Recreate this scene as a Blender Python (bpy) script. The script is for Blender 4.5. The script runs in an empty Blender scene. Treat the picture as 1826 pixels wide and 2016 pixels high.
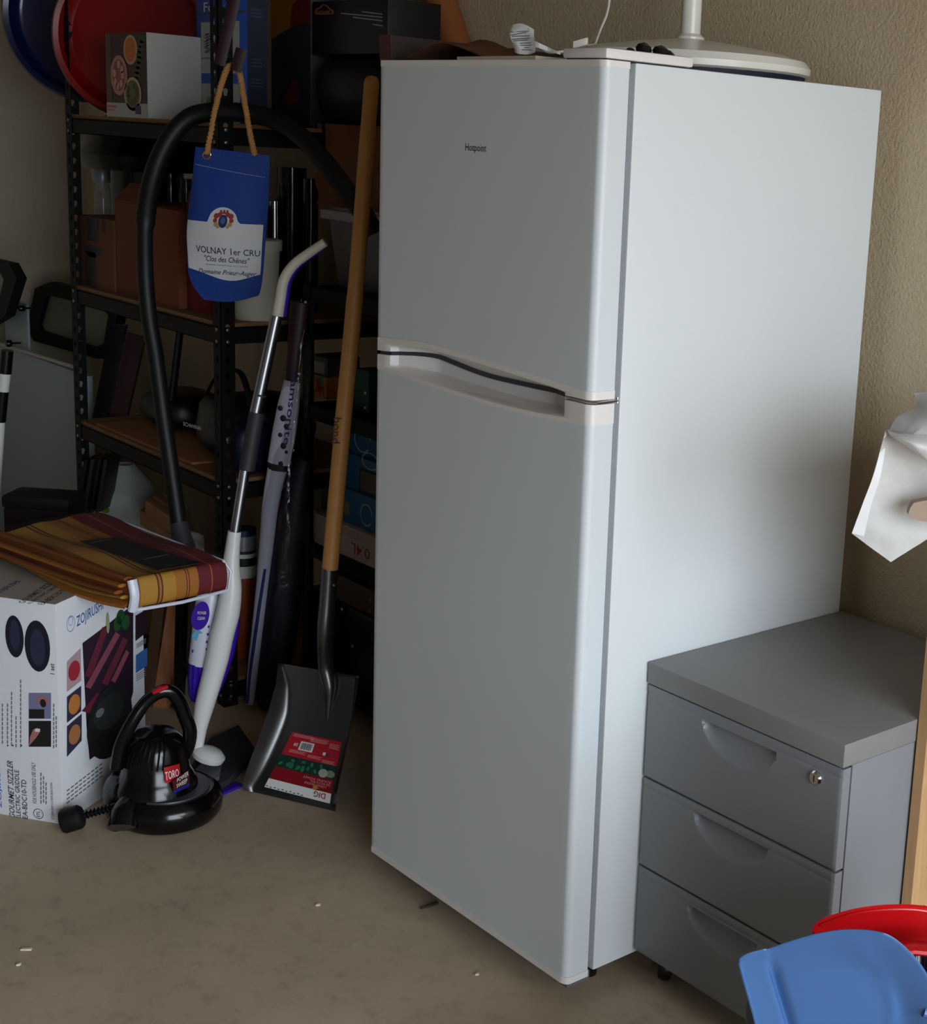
import bpy, bmesh, math, random
from mathutils import Vector, Matrix, noise
random.seed(7)
V = Vector
C = bpy.context.scene.collection
SC = bpy.context.scene

# ------------------------------------------------------------------ camera
F_PX, CX, CY = 2896.06, 1364.97, 918.56           # for a 1826 x 2016 frame
CAM = V((2.27945, -1.42100, 1.39858))
YAW, PITCH, ROLL = -0.79576, -0.21114, 0.05855
FW = V((math.sin(YAW)*math.cos(PITCH), math.cos(YAW)*math.cos(PITCH), math.sin(PITCH)))
_r = V((math.cos(YAW), -math.sin(YAW), 0)); _u = _r.cross(FW)
RT = _r*math.cos(ROLL) + _u*math.sin(ROLL)
UP = -_r*math.sin(ROLL) + _u*math.cos(ROLL)
cam_d = bpy.data.cameras.new('camera'); cam = bpy.data.objects.new('camera', cam_d); C.objects.link(cam)
cam_d.sensor_fit = 'VERTICAL'; cam_d.sensor_height = 36; cam_d.lens = 36*F_PX/2016
cam_d.shift_x = (913-CX)/2016; cam_d.shift_y = (CY-1008)/2016
cam_d.clip_start = 0.05; cam_d.clip_end = 200
cam.matrix_world = Matrix(((RT.x, UP.x, -FW.x, CAM.x), (RT.y, UP.y, -FW.y, CAM.y), (RT.z, UP.z, -FW.z, CAM.z), (0, 0, 0, 1)))
SC.camera = cam

# ------------------------------------------------------------------ light
SC.view_settings.view_transform = 'Standard'; SC.view_settings.look = 'None'
SC.view_settings.gamma = 1; SC.view_settings.use_curve_mapping = False
SC.view_settings.exposure = 0.5
w = bpy.data.worlds.new('sky'); SC.world = w; w.use_nodes = True
bg = w.node_tree.nodes['Background']; bg.inputs['Color'].default_value = (0.84, 0.92, 1.0, 1); bg.inputs['Strength'].default_value = 6.6
OPEN_X, OPEN_Y0, OPEN_Y1, OPEN_Z = 3.9, -2.2, 0.55, 2.15      # the open garage door, on the right
ld = bpy.data.lights.new('daylight_portal', 'AREA'); ld.shape = 'RECTANGLE'
ld.size = OPEN_Z; ld.size_y = OPEN_Y1-OPEN_Y0; ld.cycles.is_portal = True
lo = bpy.data.objects.new('daylight_portal', ld); C.objects.link(lo)
lo.location = (OPEN_X+0.1, (OPEN_Y0+OPEN_Y1)/2, OPEN_Z/2); lo.rotation_euler = (0, math.radians(90), 0)
SC.cycles.max_bounces = 8; SC.cycles.diffuse_bounces = 5

# ------------------------------------------------------------------ pixel helpers
def ray(px, py): return FW + RT*((px-CX)/F_PX) - UP*((py-CY)/F_PX)
def at(px, py, ax, val):
    d = ray(px, py); i = 'xyz'.index(ax); return CAM + d*((val-CAM[i])/d[i])
HF = V((FW.x, FW.y, 0)).normalized(); HR = V((HF.y, -HF.x, 0))
def hp(px, py, hd):                                # point at horizontal depth hd
    d = ray(px, py); return CAM + d*(hd/d.dot(HF))
def hd_of(p): return (V(p)-CAM).dot(HF)
TOCAM = -HF

# ------------------------------------------------------------------ materials
def lin(c):
    o = []
    for v in c:
        v /= 255.0; o.append(v/12.92 if v <= 0.04045 else ((v+0.055)/1.055)**2.4)
    return (*o, 1)
_m = {}
def mat(name, rgb, rough=0.5, metal=0.0, bump=0.0, scale=60.0, var=0.0, vscale=8.0, coat=0.0, alpha=1.0, trans=0.0, spec=0.5, stretch=None):
    if name in _m: return _m[name]
    m = bpy.data.materials.new(name); m.use_nodes = True; nt = m.node_tree; b = nt.nodes['Principled BSDF']
    col = lin(rgb)
    b.inputs['Base Color'].default_value = col; b.inputs['Roughness'].default_value = rough; b.inputs['Metallic'].default_value = metal
    b.inputs['Coat Weight'].default_value = coat; b.inputs['Alpha'].default_value = alpha; b.inputs['Transmission Weight'].default_value = trans
    b.inputs['Specular IOR Level'].default_value = spec
    tc = nt.nodes.new('ShaderNodeTexCoord'); src = tc.outputs['Object']
    if stretch:
        mp = nt.nodes.new('ShaderNodeMapping'); mp.inputs['Scale'].default_value = stretch; nt.links.new(src, mp.inputs['Vector']); src = mp.outputs['Vector']
    if var > 0:
        n = nt.nodes.new('ShaderNodeTexNoise'); n.inputs['Scale'].default_value = vscale; n.inputs['Detail'].default_value = 6
        nt.links.new(src, n.inputs['Vector'])
        r = nt.nodes.new('ShaderNodeValToRGB'); r.color_ramp.elements[0].position = 0.3; r.color_ramp.elements[1].position = 0.7
        r.color_ramp.elements[0].color = (*[v*(1-var) for v in col[:3]], 1); r.color_ramp.elements[1].color = (*[min(1, v*(1+var*0.6)) for v in col[:3]], 1)
        nt.links.new(n.outputs['Fac'], r.inputs['Fac']); nt.links.new(r.outputs['Color'], b.inputs['Base Color'])
    if bump > 0:
        n = nt.nodes.new('ShaderNodeTexNoise'); n.inputs['Scale'].default_value = scale; n.inputs['Detail'].default_value = 3
        nt.links.new(src, n.inputs['Vector'])
        bp = nt.nodes.new('ShaderNodeBump'); bp.inputs['Strength'].default_value = bump; bp.inputs['Distance'].default_value = 0.004
        nt.links.new(n.outputs['Fac'], bp.inputs['Height']); nt.links.new(bp.outputs['Normal'], b.inputs['Normal'])
    _m[name] = m; return m

# ------------------------------------------------------------------ mesh builder
class MB:
    def __init__(s): s.v = []; s.f = []; s.m = []; s.mats = []
    def mi(s, m):
        if m not in s.mats: s.mats.append(m)
        return s.mats.index(m)
    def add(s, vs, fs, m):
        o = len(s.v); i = s.mi(m); s.v += [V(v) for v in vs]
        for f in fs: s.f.append([o+k for k in f]); s.m.append(i)
        return s
    def hexa(s, p, m, bev=0.0):                    # p: 8 corners, bottom 4 then top 4 (ccw seen from above)
        if bev <= 0:
            return s.add(p, [(3, 2, 1, 0), (4, 5, 6, 7), (0, 1, 5, 4), (1, 2, 6, 5), (2, 3, 7, 6), (3, 0, 4, 7)], m)
        bm = bmesh.new(); vs = [bm.verts.new(q) for q in p]
        for f in [(3, 2, 1, 0), (4, 5, 6, 7), (0, 1, 5, 4), (1, 2, 6, 5), (2, 3, 7, 6), (3, 0, 4, 7)]: bm.faces.new([vs[k] for k in f])
        bmesh.ops.bevel(bm, geom=bm.edges[:], offset=bev, segments=2, affect='EDGES', profile=0.6)
        bm.verts.index_update()
        s.add([v.co.copy() for v in bm.verts], [[v.index for v in f.verts] for f in bm.faces], m); bm.free(); return s
    def box(s, a, b, m, bev=0.0):
        x0, y0, z0 = [min(a[i], b[i]) for i in range(3)]; x1, y1, z1 = [max(a[i], b[i]) for i in range(3)]
        return s.hexa([(x0, y0, z0), (x1, y0, z0), (x1, y1, z0), (x0, y1, z0), (x0, y0, z1), (x1, y0, z1), (x1, y1, z1), (x0, y1, z1)], m, bev)
    def obox(s, o, u, v, w, m, bev=0.0):           # corner o, edge vectors u,v,w
        o, u, v, w = V(o), V(u), V(v), V(w)
        return s.hexa([o, o+u, o+u+v, o+v, o+w, o+u+w, o+u+v+w, o+v+w], m, bev)
    def tube(s, pts, rad, m, seg=12, cap=True, flat=1.0, side=None):
        pts = [V(p) for p in pts]; n = len(pts); R = rad if hasattr(rad, '__len__') else [rad]*n
        vs = []; t0 = (pts[1]-pts[0]).normalized()
        a = side.normalized() if side else (V((0, 0, 1)).cross(t0) if abs(t0.z) < 0.95 else V((1, 0, 0)).cross(t0))
        a = (a-t0*a.dot(t0)).normalized()
        for i in range(n):
            t = (pts[min(i+1, n-1)]-pts[max(i-1, 0)]).normalized()
            a = (a-t*a.dot(t)).normalized(); b = t.cross(a)
            for k in range(seg):
                an = 2*math.pi*k/seg; vs.append(pts[i]+a*(math.cos(an)*R[i])+b*(math.sin(an)*R[i]*flat))
        fs = []
        for i in range(n-1):
            for k in range(seg):
                k2 = (k+1) % seg; fs.append((i*seg+k, i*seg+k2, (i+1)*seg+k2, (i+1)*seg+k))
        if cap: fs.append(tuple(range(seg-1, -1, -1))); fs.append(tuple((n-1)*seg+k for k in range(seg)))
        return s.add(vs, fs, m)
    def lathe(s, prof, o, ax, m, seg=32, cap=True, sx=1.0):   # prof: (r, h)
        o = V(o); ax = V(ax).normalized(); a = ax.orthogonal().normalized()
        if abs(ax.z) > 0.9: a = V((1, 0, 0)); a = (a-ax*a.dot(ax)).normalized()
        b = ax.cross(a); vs = []
        for (r, h) in prof:
            for k in range(seg):
                an = 2*math.pi*k/seg; vs.append(o+ax*h+a*(math.cos(an)*r*sx)+b*(math.sin(an)*r))
        fs = []
        for i in range(len(prof)-1):
            for k in range(seg):
                k2 = (k+1) % seg; fs.append((i*seg+k, i*seg+k2, (i+1)*seg+k2, (i+1)*seg+k))
        if cap: fs.append(tuple(range(seg-1, -1, -1))); fs.append(tuple((len(prof)-1)*seg+k for k in range(seg)))
        return s.add(vs, fs, m)
    def prism(s, outline, d, m):                   # 3-D outline polygon extruded by vector d
        n = len(outline); o = [V(p) for p in outline]; d = V(d)
        fs = [tuple(range(n)), tuple(range(2*n-1, n-1, -1))]
        for i in range(n): j = (i+1) % n; fs.append((i, i+n, j+n, j))
        return s.add(o+[p+d for p in o], fs, m)
    def ring(s, outer, inner, d, m):               # frame between two outlines with the same count, extruded
        n = len(outer); d = V(d); o = [V(p) for p in outer]; i_ = [V(p) for p in inner]
        vs = o+i_+[p+d for p in o]+[p+d for p in i_]; fs = []
        for a in range(n):
            b = (a+1) % n
            fs += [(a, b, n+b, n+a), (2*n+a, 3*n+a, 3*n+b, 2*n+b), (a, 2*n+a, 2*n+b, b), (n+a, n+b, 3*n+b, 3*n+a)]
        return s.add(vs, fs, m)
    def grid(s, fn, nu, nv, m, closed=False, thick=None):
        vs = [fn(i/nu, j/nv) for j in range(nv+1) for i in range(nu+1)]
        fs = [(j*(nu+1)+i, j*(nu+1)+i+1, (j+1)*(nu+1)+i+1, (j+1)*(nu+1)+i) for j in range(nv) for i in range(nu)]
        if thick is not None:
            t = V(thick); n0 = len(vs); vs = vs+[V(p)+t for p in vs]
            fs = fs+[tuple(n0+k for k in reversed(f)) for f in fs]
            bd = [i for i in range(nu+1)]+[j*(nu+1)+nu for j in range(1, nv+1)]+[nv*(nu+1)+i for i in range(nu-1, -1, -1)]+[j*(nu+1) for j in range(nv-1, 0, -1)]
            for q in range(len(bd)):
                a, b = bd[q], bd[(q+1) % len(bd)]; fs.append((b, a, n0+a, n0+b))
        return s.add(vs, fs, m)

ROOT = {}
def tag(o, label=None, cat=None, group=None, kind=None):
    if label: o['label'] = label
    if cat: o['category'] = cat
    if group: o['group'] = group
    if kind: o['kind'] = kind
    return o
def obj(name, mb, parent=None, label=None, cat=None, group=None, kind=None, loc=None, smooth=True, angle=35, fixn=True):
    base = ROOT[parent] if parent is not None else (V(loc) if loc is not None else V((0, 0, 0)))
    me = bpy.data.meshes.new(name); me.from_pydata([v-base for v in mb.v], [], mb.f)
    for m in mb.mats: me.materials.append(m)
    for p, i in zip(me.polygons, mb.m): p.material_index = i
    if fixn:
        bm = bmesh.new(); bm.from_mesh(me); bmesh.ops.recalc_face_normals(bm, faces=bm.faces[:]); bm.to_mesh(me); bm.free()
    if smooth:
        for p in me.polygons: p.use_smooth = True
        me.set_sharp_from_angle(angle=math.radians(angle))
    me.update(); o = bpy.data.objects.new(name, me); C.objects.link(o)
    if parent is not None: o.parent = parent
    else: o.location = base
    ROOT[o] = base
    return tag(o, label, cat, group, kind)
def thing(name, label, cat, loc, group=None):
    o = bpy.data.objects.new(name, None); o.empty_display_size = 0.1; C.objects.link(o); o.location = loc; ROOT[o] = V(loc)
    return tag(o, label, cat, group)

_txt = {}
def text_geo(t, shear=0.0, res=2):
    k = (t, shear)
    if k in _txt: return _txt[k]
    c = bpy.data.curves.new('t', 'FONT'); c.body = t; c.shear = shear; c.offset = .006; c.resolution_u = res
    o = bpy.data.objects.new('t', c); me = bpy.data.meshes.new_from_object(o)
    vs = [v.co.copy() for v in me.vertices]; fs = [tuple(p.vertices) for p in me.polygons]
    bpy.data.objects.remove(o); bpy.data.curves.remove(c); bpy.data.meshes.remove(me)
    x0 = min(v.x for v in vs); x1 = max(v.x for v in vs); y0 = min(v.y for v in vs); y1 = max(v.y for v in vs)
    r = ([((v.x-x0)/(x1-x0), (v.y-y0)/(y1-y0)) for v in vs], fs); _txt[k] = r; return r

class Decal:                                       # flat print laid on a surface fn(s,t) -> point, s right, t down, both 0..1
    def __init__(s, fn, n, step=0.0004): s.fn = fn; s.n = V(n).normalized(); s.mb = MB(); s.st = step
    def poly(s, pts, m, lay=1): s.mb.add([V(s.fn(*p))+s.n*(lay*s.st) for p in pts], [tuple(range(len(pts)))], m); return s
    def rect(s, a, b, c, d, m, lay=1): return s.poly([(a, b), (c, b), (c, d), (a, d)], m, lay)
    def ell(s, x, y, rx, ry, m, lay=1, n=20, rot=0):
        return s.poly([(x+rx*math.cos(k*2*math.pi/n)*math.cos(rot)-ry*math.sin(k*2*math.pi/n)*math.sin(rot),
                        y+rx*math.cos(k*2*math.pi/n)*math.sin(rot)+ry*math.sin(k*2*math.pi/n)*math.cos(rot)) for k in range(n)], m, lay)
    def ringd(s, x, y, rx, ry, th, m, lay=1, n=24, a0=0, a1=2*math.pi):
        for k in range(n):
            p = []
            for (q, g) in ((k, 1), (k+1, 1), (k+1, 1-th), (k, 1-th)):
                an = a0+(a1-a0)*q/n; p.append((x+rx*g*math.cos(an), y+ry*g*math.sin(an)))
            s.poly(p, m, lay)
        return s
    def text(s, t, a, b, c, d, m, lay=2, rot=0, shear=0.0):     # text fills the box a,b..c,d ; rot in quarter turns ccw
        vs, fs = text_geo(t, shear); o = []
        for (x, y) in vs:
            if rot == 0: q = (a+(c-a)*x, d+(b-d)*y)
            elif rot == 1: q = (c+(a-c)*y, d+(b-d)*x)
            elif rot == 2: q = (c+(a-c)*x, b+(d-b)*y)
            else: q = (a+(c-a)*y, b+(d-b)*x)
            o.append(V(s.fn(*q))+s.n*(lay*s.st))
        s.mb.add(o, fs, m); return s
    def put(s, name, parent, label=None): return obj(name, s.mb, parent, label, smooth=False, fixn=False)
def quad(tl, tr, br, bl):
    tl, tr, br, bl = V(tl), V(tr), V(br), V(bl)
    return lambda s, t: (tl*(1-s)+tr*s)*(1-t)+(bl*(1-s)+br*s)*t
def spline(pts, n=8):
    P = [V(p) for p in pts]; o = []
    for i in range(len(P)-1):
        a = P[max(i-1, 0)]; b = P[i]; c = P[i+1]; d = P[min(i+2, len(P)-1)]
        for k in range(n):
            t = k/n; o.append(0.5*((2*b)+(c-a)*t+(2*a-5*b+4*c-d)*t*t+(3*b-a-3*c+d)*t**3))
    o.append(P[-1]); return o
def lerpl(xs, ys, x):
    if x <= xs[0]: return ys[0]
    for i in range(len(xs)-1):
        if x <= xs[i+1]: t = (x-xs[i])/(xs[i+1]-xs[i]); t = t*t*(3-2*t) if False else t; return ys[i]+(ys[i+1]-ys[i])*t
    return ys[-1]
def cosl(xs, ys, x):
    P = spline([(a, 0, b) for a, b in zip(xs, ys)], 6)
    return lerpl([p.x for p in P], [p.z for p in P], x)

# common materials
WHITE = mat('white paint', (228, 230, 232), 0.35); INK = mat('black ink', (22, 22, 26), 0.6); BLACK = mat('black steel', (7, 8, 9), 0.6, spec=.2)
BLKP = mat('black plastic', (10, 10, 12), 0.25); CHROME = mat('chrome', (220, 220, 222), 0.12, 1.0); CARD = mat('cardboard', (150, 98, 55), 0.85, var=0.12, vscale=5)
PAPER = mat('white paper', (222, 222, 220), 0.6); RED = mat('red print', (170, 14, 30), 0.45); BLUE = mat('blue print', (20, 90, 190), 0.5)
GREY = mat('grey print', (105, 108, 115), 0.6)

# ================================================================== THE SETTING
WALLM = mat('beige stipple wall paint', (205, 186, 156), 0.8, bump=0.55, scale=170, var=0.04, vscale=2)
WALLM2 = mat('pale stipple wall paint', (190, 181, 164), 0.8, bump=0.5, scale=150, var=0.04, vscale=2)
YB = 0.68; XL = -3.0; YF = -4.2
def struct(name, mb, **k): return obj(name, mb, kind='structure', smooth=False, **k)
conc = mat('stained concrete', (190, 172, 147), 0.7, bump=0.16, scale=420, var=0.16, vscale=3.2)
nt = conc.node_tree
b_ = nt.nodes['Principled BSDF']; prev = b_.inputs['Base Color'].links[0].from_socket
tcn = nt.nodes.new('ShaderNodeTexCoord')
n2 = nt.nodes.new('ShaderNodeTexNoise'); n2.inputs['Scale'].default_value = 22; n2.inputs['Detail'].default_value = 8; n2.inputs['Roughness'].default_value = 0.7
nt.links.new(tcn.outputs['Object'], n2.inputs['Vector'])
rr = nt.nodes.new('ShaderNodeValToRGB'); rr.color_ramp.elements[0].position = 0.3; rr.color_ramp.elements[0].color = (0.72, 0.7, 0.68, 1); rr.color_ramp.elements[1].position = 0.5; rr.color_ramp.elements[1].color = (1, 1, 1, 1)
nt.links.new(n2.outputs['Fac'], rr.inputs['Fac'])
mx = nt.nodes.new('ShaderNodeMix'); mx.data_type = 'RGBA'; mx.blend_type = 'MULTIPLY'; mx.inputs[0].default_value = 0.8
nt.links.new(prev, mx.inputs[6]); nt.links.new(rr.outputs['Color'], mx.inputs[7]); nt.links.new(mx.outputs[2], b_.inputs['Base Color'])
struct('floor', MB().box((XL-.1, YF-.1, -0.1), (OPEN_X+.1, YB+.1, 0), conc))
struct('wall_back', MB().box((XL-.1, YB, 0), (OPEN_X+.1, YB+.1, 2.7), WALLM))
struct('wall_left', MB().box((XL-.1, YF, 0), (XL, YB, 2.7), WALLM2))
struct('wall_front', MB().box((XL-.1, YF-.1, 0), (OPEN_X+.1, YF, 2.7), mat('grey garage wall', (118, 120, 124), .8)))
wr = MB(); wr.box((OPEN_X, YF, 0), (OPEN_X+.1, OPEN_Y0, 2.7), WALLM2).box((OPEN_X, OPEN_Y1, 0), (OPEN_X+.1, YB, 2.7), WALLM2).box((OPEN_X, OPEN_Y0, OPEN_Z), (OPEN_X+.1, OPEN_Y1, 2.7), WALLM2)
struct('wall_right', wr)
struct('ceiling', MB().box((XL-.1, YF-.1, 2.7), (OPEN_X+.1, YB+.1, 2.8), mat('ceiling paint', (150, 142, 130), 0.85)))
struct('driveway', MB().box((OPEN_X+.1, -14, -0.2), (26, 12, -0.02), mat('pale concrete drive', (150, 146, 138), 0.8, bump=.2, var=.1)))

# ================================================================== FRIDGE
W, D, H, DD = 0.5994, 0.63, 1.52, 0.047
fr = thing('refrigerator', 'tall white two-door top-freezer refrigerator standing in the middle', 'refrigerator', (W/2, D/2, 0))
FBODY = mat('fridge side enamel', (216, 221, 224), 0.38, spec=0.4, bump=0.03, scale=500); FDOOR = mat('fridge door skin', (209, 215, 220), 0.42, spec=0.45, bump=0.03, scale=600); FTRIM = mat('fridge white trim', (226, 222, 220), 0.35)
SEAL = mat('door seal grey', (120, 128, 140), 0.6); DARKG = mat('dark gasket', (58, 58, 66), 0.6)
mb = MB(); mb.box((0.004, DD+0.012, 0.045), (W, D, H), FBODY, 0.004); obj('cabinet_body', mb, fr, angle=50)
mb = MB(); mb.box((0.012, DD-0.002, 0.06), (W-0.012, DD+0.013, H-0.012), SEAL); obj('door_seal', mb, fr)
RC = 0.013                                           # rounding of the right door edge
def wrap():                                          # (x, y) cross-section of a door from back left to back right
    p = [(0.0, DD), (0.0, 0.004), (0.0012, 0.0012), (0.004, 0.0)]
    for k in range(1, 60): p.append((0.004+(W-RC-0.004)*k/60, 0.0))
    for k in range(0, 9): a = k/8*math.pi/2; p.append((W-RC+RC*math.sin(a), RC-RC*math.cos(a)))
    p.append((W, DD)); return p
WR = wrap()
xs_t = [0, .1, .172, .32, .456, .582, .62]; zt = [1.040, 1.0475, 1.050, 1.046, 1.040, 1.034, 1.033]
xs_s = [0, .043, .1, .142, .204, .26, .322, .458, .534, .56, .62]; zs = [1.013, 1.016, 1.021, 1.0215, 1.016, 1.0115, 1.0100, 1.0125, 1.0155, 1.0165, 1.0165]
xs_l = [0, .096, .251, .393, .524, .62]; zl = [0.983, 0.980, 0.9735, 0.972, 0.977, 0.983]
def z_top(x): return cosl(xs_t, zt, x)
def z_seam(x): return cosl(xs_s, zs, x)
def z_low(x): return cosl(xs_l, zl, x)
def recess(x, z):
    x0, x1 = 0.040, 0.540
    if x < x0 or x > x1: return 0.0
    up = z_top(x)-0.0095; lo_ = z_low(x)+0.006
    e = min(x-x0, x1-x, (up-z), (z-lo_))
    if e <= 0: return 0.0
    k = min(1, e/0.010); k = k*k*(3-2*k)
    c = (x-x0)/(x1-x0)
    dep = 0.040*min(1, (c*5))*min(1, (1-c)*7)
    return (0.010+dep*0.8)*k
def band(name, za, zb, proud, m, rows, rec=False, label=None):
    mb = MB(); n = len(WR)
    def P(i, j):
        x, y = WR[i]; t = j/rows; z = za(x)+(zb(x)-za(x))*t
        yy = y-proud*(1 if 2 < i < n-2 else 0)
        xx = x+(proud if i >= n-6 else 0)-(proud if i <= 1 else 0)
        if rec and y < 0.0005: yy += recess(x, z)
        return V((xx, yy, z))
    vs = [P(i, j) for j in range(rows+1) for i in range(n)]
    fs = [(j*n+i, j*n+i+1, (j+1)*n+i+1, (j+1)*n+i) for j in range(rows) for i in range(n-1)]
    fs.append(tuple(reversed(range(n)))) if not rec else None
    fs.append(tuple(rows*n+i for i in range(n))) if not rec else None
    if rec:                                          # lips closing top and bottom edge back to the seal
        for j, s in ((0, 1), (rows, -1)):
            o = len(vs); vs += [V((max(0, min(W, p[0])), DD, vs[j*n+i].z)) for i, p in enumerate(WR)]
            fs += [(j*n+i, j*n+i+1, o+i+1, o+i) for i in range(n-1)]
    mb.add(vs, fs, m)
    return obj(name, mb, fr, label, angle=30)
band('freezer_door', z_top, lambda x: H-0.010, 0, FDOOR, 2, label='upper freezer door')
band('door_cap', lambda x: H-0.010, lambda x: H, 0.0015, FTRIM, 1)
band('freezer_handle_trim', lambda x: z_seam(x)+0.0035, z_top, 0.0012, FTRIM, 26, True, 'white curved trim with recessed grip under upper door')
band('fridge_handle_trim', z_low, lambda x: z_seam(x)-0.0035, 0.0012, FTRIM, 26, True, 'white curved trim with recessed grip above lower door')
band('fridge_door', lambda x: 0.052, z_low, 0, FDOOR, 2, label='lower fridge door')
band('door_base_trim', lambda x: 0.040, lambda x: 0.052, 0.0015, FTRIM, 1)
mb = MB(); g = [V((0.004+(W-0.03)*k/60, 0.0, z_seam(0.004+(W-0.03)*k/60))) for k in range(61)]
mb.grid(lambda u, v: V((0.003+(W-0.02)*u, 0.006+recess(0.003+(W-0.02)*u, z_seam(0.003+(W-0.02)*u))*0.72, z_seam(0.003+(W-0.02)*u)-0.0036+0.0072*v)), 80, 1, DARKG, thick=(0, 0.012, 0)); obj('gap_gasket', mb, fr)
mb = MB(); mb.tube([(0.535, 0.004, 1.0155), (W-0.010, 0.002, 1.0165), (W+0.001, 0.012, 1.0165), (W+0.003, DD+0.004, 1.0175)], 0.0022, CHROME, 8)
mb.tube([(W+0.001, DD+0.006, 1.0135), (W+0.001, DD+0.006, 1.0225)], 0.0018, CHROME, 8); obj('hinge', mb, fr, 'chrome middle hinge')
mb = MB(); mb.box((0.50, 0.0, H+0.0015), (W+0.0015, 0.175, H+0.017), FTRIM, 0.005); obj('hinge_cover', mb, fr, 'raised white hinge cover on top right corner')
mb = MB(); mb.box((0.506, 0.004, H), (W-0.003, 0.165, H+0.003), mat('dark navy underside', (12, 14, 40), .6)); obj('cover_strip', mb, fr)  # thin navy strip under the hinge cover
for (x, y) in ((0.545, 0.095), (0.06, 0.095), (0.545, 0.58), (0.06, 0.58)):
    mb = MB(); mb.lathe([(0.012, 0), (0.016, 0.003), (0.016, 0.030), (0.011, 0.033), (0.011, 0.05)], (x, y, 0), (0, 0, 1), BLKP, 16); obj('foot', mb, fr)
mb = MB(); mb.box((0.01, 0.012, 0.026), (W-0.01, 0.06, 0.041), mat('grey underside', (96, 98, 104), .6)); obj('base_strip', mb, fr)
d = Decal(lambda s, t: V((0.2585+s*0.0575, 0, 1.3895-t*0.0155)), (0, -1, 0)); d.text('Hotpoint', 0, 0, 1, 1, INK, 1); d.put('lettering', fr)

# ================================================================== DRAWER UNIT
yc = 0.1444; cx0, cx1 = W+0.004, 1.0275; ct = 0.5755
ca = thing('drawer_unit', 'grey steel three-drawer pedestal standing against the right side of the fridge', 'drawer unit', ((cx0+cx1)/2, 0.39, 0))
CG = mat('grey laminate top', (128, 127, 126), 0.45, var=.03, vscale=300); CM = mat('grey enamel steel', (128, 130, 134), 0.42, bump=.04, scale=500)
mb = MB(); mb.box((cx0, yc, ct-0.036), (cx1, 0.632, ct), CG, 0.0015); obj('top', mb, ca)
mb = MB(); mb.box((cx0+.003, yc+0.024, 0.052), (cx1-.0015, 0.628, ct-0.037), CM, 0.001); obj('carcass', mb, ca)
mb = MB(); mb.box((cx0+.006, yc+0.016, 0.06), (cx1-.004, yc+0.025, ct-0.04), BLACK); obj('front_shadow_gap', mb, ca, 'dark gap behind the drawer fronts')
def drawer(z0, z1, hx0, hx1, hz, hd_, lock):
    x0, x1 = cx0+0.001, cx1-0.0005; y0 = yc+0.001; mb = MB(); nu, nv = 120, 44
    cxh = (hx0+hx1)/2; hw = (hx1-hx0)/2
    def fn(u, v):
        x = x0+(x1-x0)*u; z = z0+(z1-z0)*v; y = y0
        e = min(x-x0, x1-x, z-z0, z1-z); y += max(0, 0.002-e)*0.8
        q = (x-cxh)/hw
        if abs(q) < 1.05:
            dep = hd_*math.sqrt(max(0, 1-q*q)) ; t = (hz-z)      # below the straight edge
            if 0 < t < dep: y += 0.017*min(1, t/0.003)*(1-(t/dep))**0.75
        y += 0.0012 if (0.0125 < z1-z < 0.0155) else 0
        return V((x, y, z))
    mb.grid(fn, nu, nv, CM, thick=(0, 0, 0)); n = (nu+1)*(nv+1)
    for k in range(n, 2*n): mb.v[k].y = yc+0.019
    dr = obj('drawer', mb, ca, angle=25)
    if lock:
        m2 = MB(); m2.lathe([(0.0115, 0), (0.0115, 0.003), (0.009, 0.006), (0.0085, 0.0065)], (0.978, y0+.001, 0.507), (0, -1, 0), CHROME, 20)
        m2.box((0.9772, y0-.0062, 0.5015), (0.9788, y0-.0052, 0.512), INK); obj('lock', m2, dr, 'round chrome lock')
drawer(0.3765, 0.5365, 0.737, 0.896, 0.5185, 0.050, True)
drawer(0.2165, 0.3725, 0.731, 0.891, 0.3565, 0.050, False)
drawer(0.056, 0.2125, 0.728, 0.886, 0.1935, 0.050, False)
for (x, y) in ((0.64, 0.19), (0.99, 0.19), (0.64, 0.59), (0.99, 0.59)):
    mb = MB(); mb.lathe([(0.006, -0.011), (0.022, -0.010), (0.024, -0.004), (0.024, 0.004), (0.022, 0.010), (0.006, 0.011)], (x, y, 0.024), (0.8, 0.6, 0), BLKP, 20)
    mb.box((x-.015, y-.012, 0.03), (x+.012, y+.012, 0.053), BLKP, .003); obj('caster', mb, ca)

# ================================================================== BOOKCASE (right edge)
WOOD = mat('beech veneer', (205, 165, 118), 0.5, var=0.12, vscale=5, stretch=(30, 30, 2)); WOOD_SH = mat('beech shaded front', (186, 146, 102), 0.55, var=.1, vscale=6, stretch=(30, 30, 2))  # second beech is a darker copy: shade on front-facing wood put into colour
bk = thing('bookcase', 'light wooden open bookcase at the right edge beside the grey drawer unit', 'bookcase', (1.30, 0.49, 0))
BY0 = 0.312
mb = MB(); mb.box((1.031, BY0+.0012, 0), (1.049, YB-.01, 1.02), WOOD); mb.box((1.031, BY0, 0), (1.049, BY0+.0012, 1.02), WOOD_SH)
for z in (0.10, .132, .164, .196, .23, .262, .33, .362, .394):
    for y in (BY0+.035,): mb.lathe([(0.0026, 0), (0.0026, 0.0006)], (1.049, y, z), (1, 0, 0), INK, 8)
obj('side_panel', mb, bk)
mb = MB(); mb.box((1.551, BY0, 0), (1.569, YB-.01, 1.02), WOOD); obj('side_panel', mb, bk)
for z in (0.06, 0.215, 0.48, 0.74, 1.0):
    mb = MB(); mb.box((1.049, BY0+.012, z-.009), (1.551, YB-.012, z+.009), WOOD); obj('shelf', mb, bk)
mb = MB(); mb.box((1.049, YB-.016, 0.02), (1.551, YB-.01, 1.0), WOOD_SH); obj('back_panel', mb, bk)

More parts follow.
